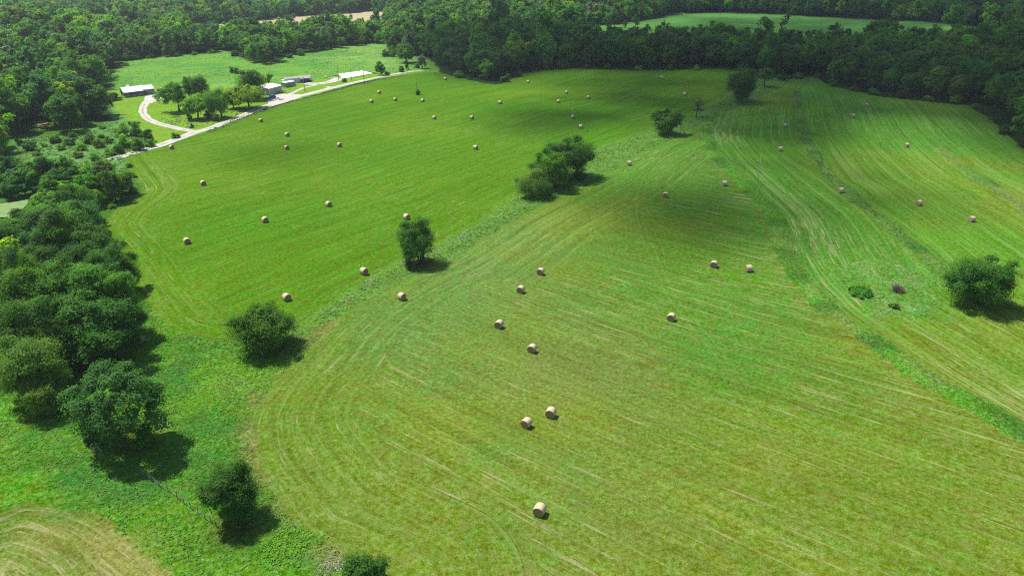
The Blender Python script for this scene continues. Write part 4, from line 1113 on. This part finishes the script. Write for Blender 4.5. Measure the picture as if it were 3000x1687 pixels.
protos()
WOOD_LABEL = {
    'bank': ("in the wooded bank along the left field", "trees of the wooded bank beside the left field"),
    'left': ("in the tall wood left of the farmhouse", "trees of the wood left of the farmhouse"),
    'past': ("in the sunlit wood behind the pasture", "trees of the sunlit wood behind the pasture"),
    'dark': ("in the shaded wood along the far edge of the hayfields", "trees of the shaded wood along the hayfields")}
KEYNAME = {'mid': 'mid green', 'dark': 'dark green', 'blue': 'blue-green', 'bright': 'bright green', 'yellow': 'yellow-green', 'olive': 'olive green', 'grey': 'grey-green'}


def scatter():
    rng = np.random.default_rng(21); pts = []
    for (y0, y1, sp) in ((60, 262, 5.6), (262, 620, 8.6), (620, 1480, 10.6)):
        gx, gy = np.meshgrid(np.arange(-1050, 800, sp), np.arange(y0, y1, sp)); gx = gx.ravel() + rng.uniform(-.42, .42, gx.size) * sp; gy = gy.ravel() + rng.uniform(-.42, .42, gy.size) * sp
        pts.append(np.stack([gx, gy, np.full(gx.size, sp)], 1))
    p = np.vstack(pts); q_ = np.array([P0(268, 1060), P0(150, 1180), P0(350, 1046)])
    for q in q_: p = p[np.hypot(p[:, 0] - q[0], p[:, 1] - q[1]) > 5.5]; X, Y = p[:, 0], p[:, 1]
    d = np.stack([X, Y, np.full(len(X), 6.0 - CAM_H)], 1); k = d @ _F; u = F_PX * (d @ _R) / k / 1500; v = F_PX * (d @ _U) / k / 843
    inw = (np.abs(u) < 1 + 22 * F_PX / 1500 / np.maximum(k, 1)) & (v < 1.0 + 30 / k) & (v > -1.1 - 20 / k) & (k > 30)
    inw |= (np.abs(u) < 1.22) & (k > 90) & (np.abs(X) < 330) & (v < 1.2)
    keep = inw & ~inside(CLEAR, X, Y) & ~inside(POLY_FAR, X, Y) & ~inside(POLY_TAN, X, Y) & ~inside(POLY_POND, X, Y + 2.5) & ~np.any([inside(POLY_POND, X * (1 + k / 245) - e, Y * (1 + k / 245)) for k in range(3, 31, 3) for e in (-2.5, 2.5)], axis=0) & ~inside(POLY_GLADE, X, Y)
    # crowns must not hang over what lies open: keep trunks a crown's reach back from the fields
    for a in np.linspace(0, 2 * PI, 8, endpoint=False):
        k_ = np.where(Y > 262, 4.6, 2.6); keep &= ~inside(CLEAR, X + k_ * math.cos(a), Y + k_ * math.sin(a)) & ~inside(POLY_FAR, X + k_ * math.cos(a), Y + k_ * math.sin(a)) & ~inside(POLY_POND, X + 3 * math.cos(a), Y + 3 * math.sin(a))
    return p[keep], u[keep], v[keep], rng


def woods():
    p, u, v, rng = scatter()
    dist = np.hypot(np.hypot(p[:, 0], p[:, 1]), CAM_H); vis = (np.abs(u) < 1.03) & (np.abs(v) < 1.05)
    order = np.argsort(np.where(vis, dist, dist + 1e5)); ind = set(order[:255].tolist())
    n = len(p); zs = zg(p[:, 0], p[:, 1])
    variant = rng.integers(0, 6, n); tall = vnoise(p[:, 0], p[:, 1], 40, 5)
    sc = rng.uniform(.68, 1.12, n) * (1 + .2 * tall) * np.where(rng.uniform(size=n) > .93, 1.25, 1); sh = rng.uniform(.85, 1.18, n)
    keys = list(GREENS); kp = np.array([.33, .20, .25, .12, .04, .03, .03]); kk = rng.choice(len(keys), n, p=kp); vn = vnoise(p[:, 0], p[:, 1], 26, 15); kk = np.where((vn > .45) & (rng.uniform(size=n) < .6), keys.index('bright'), kk); kk = np.where((vn < -.5) & (rng.uniform(size=n) < .6), keys.index('dark'), kk)
    rest = []
    for i in range(n):
        x, y = p[i, 0], p[i, 1]
        q = project(x, y)
        zone = 'bank' if x < -30 and dist[i] < 322 else ('left' if q[0] < 345 and q[1] > 120 else ('dark' if x > 0 or q[0] > 1270 else 'past'))
        small = (1.02 if dist[i] < 225 else .8) if zone == 'bank' else (1.42 if zone == 'left' else (1.3 if zone == 'dark' else 1.18))
        key = keys[kk[i]]
        if zone in ('dark', 'bank') and key in ('yellow', 'grey'): key = 'mid'
        if zone == 'dark' and key == 'bright': key = 'olive'
        if i in ind:
            lev = 'hi' if dist[i] < 230 else 'mid'
            me, tm, W, H = PROT[lev][variant[i]]; s = sc[i] * small
            z = Z(x, y)
            size = 'tall' if s * sh[i] > 1.12 else ('low' if s * sh[i] < .72 else 'broad' if W > 11.8 else 'rounded')
            ph, grp = WOOD_LABEL[zone]
            tree("woodland_tree", (x, y, z), me, tm, jitter(rng, key, .15), f"{size} {KEYNAME[key]} tree {ph}", "tree", grp, (s, s, s * sh[i]), rng.uniform(0, 6.28))
        else:
            rest.append((x, y, zs[i] - .3, sc[i] * small * (1.0 if dist[i] < 620 else 1.12), sh[i], variant[i], kk[i]))
    return np.array(rest), keys


def forest_stuff(rest, keys):
    """everything farther off reads as one mass: one object that instances the same crowns"""
    n = len(rest); me = bpy.data.meshes.new("forest"); me.vertices.add(n)
    me.vertices.foreach_set('co', np.ascontiguousarray(rest[:, :3], np.float32).ravel())
    rng = np.random.default_rng(3)
    S = np.stack([rest[:, 3], rest[:, 3], rest[:, 3] * rest[:, 4]], 1).astype(np.float32); Rt = np.zeros((n, 3), np.float32); Rt[:, 2] = rng.uniform(0, 6.28, n)
    a = me.attributes.new('inst_scale', 'FLOAT_VECTOR', 'POINT'); a.data.foreach_set('vector', S.ravel())
    a = me.attributes.new('inst_rot', 'FLOAT_VECTOR', 'POINT'); a.data.foreach_set('vector', Rt.ravel())
    a = me.attributes.new('inst_kind', 'INT', 'POINT'); a.data.foreach_set('value', rest[:, 5].astype(np.int32))
    tint = np.array([GREENS[keys[int(k)]] for k in rest[:, 6]]) * rng.uniform(.85, 1.15, (n, 1)); tint = np.concatenate([tint, np.ones((n, 1))], 1)
    a = me.attributes.new('tint', 'FLOAT_COLOR', 'POINT'); a.data.foreach_set('color', tint.astype(np.float32).ravel())
    o = link("forest", me); tag(o, "distant mixed forest filling the far side of the valley up to the top edge", "forest", None, 'stuff')
    # leaf material that takes its colour from the instance
    mat = M_LEAF.copy(); mat.name = "leaves_forest"; nt = mat.node_tree
    at = nt.nodes.new("ShaderNodeAttribute"); at.attribute_type = 'INSTANCER'; at.attribute_name = 'tint'
    oi = next(nd for nd in nt.nodes if nd.bl_idname == "ShaderNodeObjectInfo")
    for l in list(oi.outputs['Color'].links): nt.links.new(at.outputs['Color'], l.to_socket)
    ng = bpy.data.node_groups.new("forest_scatter", 'GeometryNodeTree')
    ng.interface.new_socket('Geometry', in_out='INPUT', socket_type='NodeSocketGeometry'); ng.interface.new_socket('Geometry', in_out='OUTPUT', socket_type='NodeSocketGeometry')
    gi = ng.nodes.new('NodeGroupInput'); go = ng.nodes.new('NodeGroupOutput'); iop = ng.nodes.new('GeometryNodeInstanceOnPoints'); jn = ng.nodes.new('GeometryNodeGeometryToInstance')
    hidden = []
    # the crowns themselves are carried inside the forest's own mesh data
    for i, (cm, tm, W, H) in reversed(list(enumerate(PROT['far']))):
        cm2 = cm; cm2.materials.clear(); cm2.materials.append(mat)
        po = bpy.data.objects.new("forest_crown", cm2); hidden.append(po)
        oin = ng.nodes.new('GeometryNodeObjectInfo'); oin.inputs['Object'].default_value = po; oin.inputs['As Instance'].default_value = False
        ng.links.new(oin.outputs['Geometry'], jn.inputs[0])
    def nattr(name, typ):
        nd = ng.nodes.new('GeometryNodeInputNamedAttribute'); nd.data_type = typ; nd.inputs[0].default_value = name
        return nd.outputs[0]
    ng.links.new(gi.outputs[0], iop.inputs['Points']); ng.links.new(jn.outputs[0], iop.inputs['Instance']); iop.inputs['Pick Instance'].default_value = True
    ng.links.new(nattr('inst_kind', 'INT'), iop.inputs['Instance Index']); ng.links.new(nattr('inst_scale', 'FLOAT_VECTOR'), iop.inputs['Scale'])
    e2r = ng.nodes.new('FunctionNodeEulerToRotation'); ng.links.new(nattr('inst_rot', 'FLOAT_VECTOR'), e2r.inputs[0]); ng.links.new(e2r.outputs[0], iop.inputs['Rotation'])
    ng.links.new(iop.outputs[0], go.inputs[0])
    md = o.modifiers.new("scatter", 'NODES'); md.node_group = ng


_rest, _keys = woods()
forest_stuff(_rest, _keys)

# ------------------------------------------------------------------ bushes along the edges of the woods and in the brushy meadow
def edge_bushes():
    rng = np.random.default_rng(77); L = []
    for i, (W, H) in enumerate(((4.2, 3.2), (5.0, 4.0), (3.2, 3.0))):
        me, C = crown_mesh("crown", 500 + i, W, H, 0.0, 24, 14, 8, .19, low=.3, clump=.3, lobes=.4); L.append((me, trunk_mesh(500 + i, H, .3, C, .07, 3, .3)))
    runs = [("in the brushy meadow between the two left-hand woods", "bushes in the brushy meadow", [(60, 425), (95, 440), (130, 430), (165, 418), (180, 440), (205, 425), (240, 440), (265, 420), (290, 432), (300, 405), (318, 420), (325, 455), (230, 462), (280, 470), (110, 455), (215, 405), (262, 400), (300, 378)]),
            ("at the foot of the wooded bank on the left field's edge", "bushes at the foot of the wooded bank", [(300, 655), (286, 690), (305, 715), (335, 750), (352, 790), (375, 820), (398, 880), (410, 930), (330, 610), (368, 590), (392, 565), (396, 520), (380, 490), (372, 900), (350, 845), (320, 760)]),
            ("under the dark wood at the far edge of the hayfields", "bushes under the dark wood", [(1345, 227), (1480, 240), (1520, 222), (1600, 203), (1650, 200), (1720, 200), (1780, 202), (1870, 205), (1960, 206), (2040, 206), (2290, 234), (2340, 230), (2400, 228), (2440, 252), (2500, 266), (2560, 278), (2640, 287), (2720, 296), (2800, 304), (2860, 320), (2905, 352), (2940, 392)]),
            ("along the fence line at the pasture's edge", "bushes along the pasture fence line", [(370, 178), (400, 175), (440, 171), (520, 166), (570, 162), (620, 157), (690, 165), (850, 170), (880, 163), (930, 152), (960, 147)])]
    tones = ['mid', 'bright', 'dark', 'olive', 'blue']
    for ph, grp, pts in runs:
        for px, py in pts:
            key = tones[rng.integers(0, 5)]; me, tm = L[rng.integers(0, 3)]; s = rng.uniform(.75, 1.35) * (1.2 if py < 300 else 1.0) * (.62 if py > 480 else 1)
            tree("bush", PX(px, py), me, tm, jitter(rng, key, .15), f"{'large' if s > 1.1 else 'small'} {KEYNAME[key]} bush {ph}", "bush", grp, (s, s, s * rng.uniform(.8, 1.2)), rng.uniform(0, 6.28))


edge_bushes()

# ------------------------------------------------------------------ weeds and rough grass that nobody could count
def weed_mat():
    t = NT("weeds"); c0 = t.attr('weed_colour').outputs['Color']; tone = t.attr('tone').outputs['Fac']
    c = t.mix(1.0, c0, t.mapr(tone, 0, 1, .75, 1.45), 'MULTIPLY')
    t.set(t.b.inputs['Base Color'], c); t.b.inputs['Roughness'].default_value = .7; t.b.inputs['Specular IOR Level'].default_value = .15
    tr = t.n("ShaderNodeBsdfTranslucent"); t.set(tr.inputs[0], c); mx = t.n("ShaderNodeMixShader"); mx.inputs[0].default_value = .25
    t.t.links.new(t.b.outputs[0], mx.inputs[1]); t.t.links.new(tr.outputs[0], mx.inputs[2]); t.t.links.new(mx.outputs[0], t.out.inputs[0])
    return t.m


M_WEED = weed_mat()


def weeds(name, label, mask_fn, bounds, dens, hgt, leaf, cols, seed, per=9):
    """cols: list of (albedo, weight)"""
    rng = np.random.default_rng(seed); x0, x1, y0, y1 = bounds; n = int((x1 - x0) * (y1 - y0) * dens)
    X = rng.uniform(x0, x1, n); Y = rng.uniform(y0, y1, n); m = mask_fn(X, Y)
    cl = vnoise(X, Y, 3.5, seed) + .5 * vnoise(X, Y, 1.3, seed + 1); m &= cl > rng.uniform(-1.1, .7, n); X, Y, cl = X[m], Y[m], cl[m]; n = len(X)
    if n == 0: return
    z = zfull(X, Y); h = hgt * (.6 + .5 * np.clip(cl, 0, 1.2)) * rng.uniform(.6, 1.4, n)
    d = rng.normal(size=(n, per, 3)); d[..., 2] = np.abs(d[..., 2]); d /= np.linalg.norm(d, axis=2, keepdims=True)
    Cc = np.stack([X, Y, z], 1)[:, None] + d * h[:, None, None] * np.array([1.2, 1.2, .9]) * rng.uniform(.4, 1, (n, per, 1))
    nr = d * .45 + np.array([0, 0, .9]) + rng.normal(size=(n, per, 3)) * .4
    w = np.array([c[1] for c in cols], float); w /= w.sum(); ci = rng.choice(len(cols), n, p=w)
    patchy = vnoise(X, Y, 6, seed + 5) > .15; ci = np.where(patchy, ci, np.minimum(ci, 1))
    colr = np.array([c[0] for c in cols])[ci] * rng.uniform(.85, 1.15, (n, 1))
    V, T4 = leaf_quads(rng, Cc.reshape(-1, 3), nr.reshape(-1, 3), leaf, rng.uniform(0, 1, n * per), .5)
    me = quads_mesh(name, V, n * per, {'tone': T4})
    a = me.attributes.new('weed_colour', 'FLOAT_COLOR', 'POINT'); cc = np.ones((n, per * 4, 4), np.float32); cc[..., :3] = colr[:, None]; a.data.foreach_set('color', cc.ravel())
    tag(link(name, me, M_WEED), label, "weeds", None, 'stuff')


WG = [alb(112, 182, 56), alb(136, 188, 74), alb(92, 158, 54), alb(164, 184, 108), alb(140, 138, 84)]
def m_bl(X, Y): return inside(POLY_BL, X, Y) & ~inside(POLY_BL2, X, Y)
weeds("rough_grass", "knee-high rough green grass and weeds of the pasture at lower left", m_bl, (-90, 5, 62, 140), 3.6, .24, .125, [(WG[0], 5), (WG[1], 4), (WG[2], 3), (WG[3], 1.2)], 101)
_strip = np.vstack([D1Lw[4:], D1Rw[40:][::-1]])
weeds("ditch_weeds", "tall weeds along the ditch between the two hayfields", lambda X, Y: inside(_strip, X, Y), (-45, 150, 100, 430), 1.1, .42, .2, [(WG[0], 4), (WG[1], 4), (WG[2], 3), (WG[3], 2), (WG[4], 1)], 102, 8)
def m_d2(X, Y):
    D, S, G = dist_line(D2w, X, Y); return D + .8 * vnoise(X, Y, 4, 13) + .6 * vnoise(X, Y, 12, 12) < 2.4
weeds("terrace_weeds", "band of bright weeds on the first terrace ridge of the right-hand field", m_d2, (40, 110, 60, 330), 3.2, .15, .12, [(alb(134, 206, 62), 5), (WG[1], 3), (WG[2], 2), (WG[4], .6)], 103)
def m_d3(X, Y):
    D, S, G = dist_line(D3w, X, Y); return (D + .8 * vnoise(X, Y, 4, 13) + .6 * vnoise(X, Y, 12, 12) < 1.9) & (vnoise(X, Y, 9, 61) > -.35)
weeds("terrace_weeds", "thin line of patchy weeds on the second terrace ridge of the right-hand field", m_d3, (60, 160, 95, 400), 1.0, .34, .17, [(WG[0], 3), (WG[1], 3), (WG[2], 2), (WG[4], 1.5)], 104)
weeds("rough_grass", "unmown tussocks round the dead bush in the right field", lambda X, Y: inside(POLY_ROUGH, X, Y), (55, 110, 110, 175), 1.8, .16, .13, [(WG[0], 4), (WG[1], 4), (WG[2], 2), (WG[3], 2)], 105)
weeds("pasture_weeds", "lumpy pale weeds across the pasture behind the houses", lambda X, Y: inside(POLY_PAST, X, Y) & (vnoise(X, Y, 22, 91) > -.2), (-290, -40, 380, 640), .2, .34, .36, [(alb(150, 214, 112), 4), (alb(170, 222, 138), 3), (alb(124, 190, 84), 2)], 106, 8)
weeds("meadow_weeds", "rank green growth in the brushy meadow left of the gravel road", lambda X, Y: inside(POLY_MEADOW, X, Y), (-240, -120, 240, 330), .8, .7, .32, [(WG[0], 3), (WG[1], 3), (WG[2], 3)], 107)
def m_wf(X, Y):
    D, S, G = dist_line(pline([(1015, 880), (1060, 845), (1110, 812), (1150, 786), (1180, 770), (1290, 728), (1330, 703), (1400, 660)]), X, Y); return (D < .8 + .8 * vnoise(X, Y, 3, 8)) & (vnoise(X, Y, 7, 9) > -.25)
weeds("white_flowers", "drift of white flowering weeds along the left edge of the ditch", m_wf, (-45, 20, 110, 190), 6, .3, .12, [(alb(206, 208, 190), 4), (alb(150, 170, 110), 2)], 108)
def m_wf2(X, Y):
    q = P0(966, 1640); return np.hypot(X - q[0], (Y - q[1]) * .8) < 2.0 + 1.0 * vnoise(X, Y, 1.5, 4)
weeds("white_flowers", "patch of white flowering weeds beside the tree cut off by the bottom edge", m_wf2, (-25, 0, 60, 75), 16, .35, .10, [(alb(214, 216, 190), 4), (alb(150, 172, 100), 3)], 109)
def m_bw(X, Y):
    q = P0(845, 1590); return np.hypot((X - q[0]) * .8, Y - q[1]) < 3.2 + 1.4 * vnoise(X, Y, 2, 4)
weeds("bright_weeds", "bright yellow-green weed patch below the dense dark corner tree", m_bw, (-36, -15, 62, 82), 9, .35, .13, [(alb(140, 205, 40), 4), (WG[0], 2)], 112)
def m_verge(X, Y):
    D, S, G = dist_line(pline([(620, 385), (700, 352), (790, 320), (850, 300), (900, 286), (960, 272), (1067, 248), (1180, 224)]), X, Y); return D < 1.8 + 1.0 * vnoise(X, Y, 6, 8)
weeds("verge_grass", "uncut grass verge between the gravel road and the left field", m_verge, (-140, -40, 290, 450), 1.6, .45, .26, [(alb(120, 156, 74), 4), (alb(148, 164, 98), 3), (WG[2], 2)], 110)
weeds("yard_grass", "longer grass between the trunks inside the curved drive", lambda X, Y: inside(poly([(480, 362), (470, 345), (520, 338), (600, 348), (700, 318), (760, 322), (680, 345), (600, 370), (550, 372)]), X, Y), (-190, -80, 300, 400), .9, .4, .26, [(WG[1], 3), (WG[3], 3), (WG[2], 1)], 111)

# ------------------------------------------------------------------ the clouds whose shade lies on the land
SHADE = [   # picture outline of the shade on the ground, share of the sun held back, softness (m)
    ([(1215, 150), (1330, 222), (1440, 240), (1540, 214), (1680, 206), (1900, 210), (2116, 208), (2272, 236), (2430, 252), (2600, 286), (2842, 311), (2950, 395), (3000, 440), (3350, 560), (3350, 110), (2900, 90), (2600, 104), (2300, 120), (2000, 124), (1750, 122), (1560, 116), (1400, 120)], .9, 8),
    ([(1600, 326), (1690, 226), (1800, 208), (2116, 208), (2290, 300), (2250, 442), (2100, 425), (1990, 388), (1900, 372), (1800, 372), (1640, 378), (1510, 362)], .54, 15),
    ([(2250, 228), (2430, 250), (2620, 285), (2842, 312), (2930, 370), (3010, 445), (2900, 420), (2760, 348), (2640, 342), (2560, 368), (2500, 402), (2420, 444), (2330, 474), (2250, 450), (2280, 300)], .70, 8),
    ([(1860, 230), (2116, 220), (2270, 250), (2280, 330), (2160, 380), (2000, 350), (1900, 310)], .4, 10),
    ([(1760, 66), (1800, 12), (2000, 5), (2400, 5), (2800, 10), (3300, 20), (3300, 95), (2850, 80), (2730, 64), (2540, 57), (2270, 40), (2010, 37), (1900, 55)], .85, 12),
    ([(2000, 60), (2300, 50), (2700, 70), (2900, 100), (2300, 122), (1900, 120)], .5, 14),
    ([(1490, 340), (1560, 318), (1660, 314), (1750, 328), (1830, 352), (1730, 374), (1640, 380), (1540, 372)], .42, 11),
    ([(1800, 575), (1880, 530), (2020, 522), (2150, 555), (2290, 600), (2420, 630), (2480, 690), (2430, 715), (2300, 695), (2220, 665), (2080, 655), (1950, 690), (1850, 650)], .66, 12),
    ([(2120, 450), (2300, 470), (2480, 470), (2650, 520), (2740, 600), (2640, 620), (2500, 570), (2350, 545), (2200, 520)], .58, 11),
    ([(670, 472), (760, 440), (900, 426), (940, 440), (850, 468), (720, 494)], .36, 9),
    ([(-200, 40), (300, 22), (700, 24), (1130, 26), (1280, 3), (600, 2), (-200, 2)], .5, 14)]


def clouds():
    rng = np.random.default_rng(8); ALT = 3000.0
    ico = bmesh.new(); bmesh.ops.create_icosphere(ico, subdivisions=1, radius=1); iv = np.array([v.co[:] for v in ico.verts]); fi = np.array([[v.index for v in f.verts] for f in ico.faces]); ico.free()
    t = NT("cloud_white"); mat = t.done((.9, .9, .9), 1, 0)
    for pg, dens, soft in SHADE:
        w_ = poly(pg); lo, hi = w_.min(0), w_.max(0); r = 4.0 if soft < 9 else 7.0
        cov = -math.log(1 - dens) / .62; g = r * math.sqrt(PI / cov); gx, gy = np.meshgrid(np.arange(lo[0], hi[0], g), np.arange(lo[1], hi[1], g)); X = gx.ravel() + rng.uniform(-.5, .5, gx.size) * g; Y = gy.ravel() + rng.uniform(-.5, .5, gx.size) * g
        m = inside(w_, X + rng.normal(0, soft, X.size), Y + rng.normal(0, soft, X.size)); X, Y = X[m], Y[m]; n = len(X)
        h = ALT + rng.uniform(-1, 1, n) * 35; c = np.stack([X, Y, np.zeros(n)], 1) + SDIR * (h / SDIR[2])[:, None]
        V = c[:, None] + iv[None] * (r * rng.uniform(.7, 1.25, (n, 1, 1))) * np.array([1, 1, .8]) * (1 + .12 * rng.normal(size=(n, len(iv), 1)))
        Fx = fi[None] + (np.arange(n) * len(iv))[:, None, None]
        me = bpy.data.meshes.new("cloud"); me.vertices.add(n * len(iv)); me.vertices.foreach_set('co', V.astype(np.float32).ravel())
        q = Fx.reshape(-1, 3).astype(np.int32); me.loops.add(q.size); me.loops.foreach_set('vertex_index', q.ravel()); me.polygons.add(len(q)); me.polygons.foreach_set('loop_start', np.arange(0, q.size, 3, dtype=np.int32)); me.update(); me.validate()
        tag(link("cloud", me, mat), kind='structure')


clouds()

# ------------------------------------------------------------------ the air
def haze(density):
    m = bpy.data.materials.new("haze_air"); m.use_nodes = True; nt = m.node_tree; nt.nodes.clear()
    out = nt.nodes.new("ShaderNodeOutputMaterial"); pv = nt.nodes.new("ShaderNodeVolumePrincipled"); pv.inputs['Color'].default_value = (.80, .88, .96, 1); pv.inputs['Density'].default_value = density; pv.inputs['Anisotropy'].default_value = .2
    nt.links.new(pv.outputs[0], out.inputs['Volume'])
    tag(link("haze", bm_mesh("haze", lambda bm: box(bm, -1720, 1720, -720, 2820, -4.5, 72)), m), "faint pale air that veils the distant forest", "haze", None, 'stuff')


haze(0.00008)
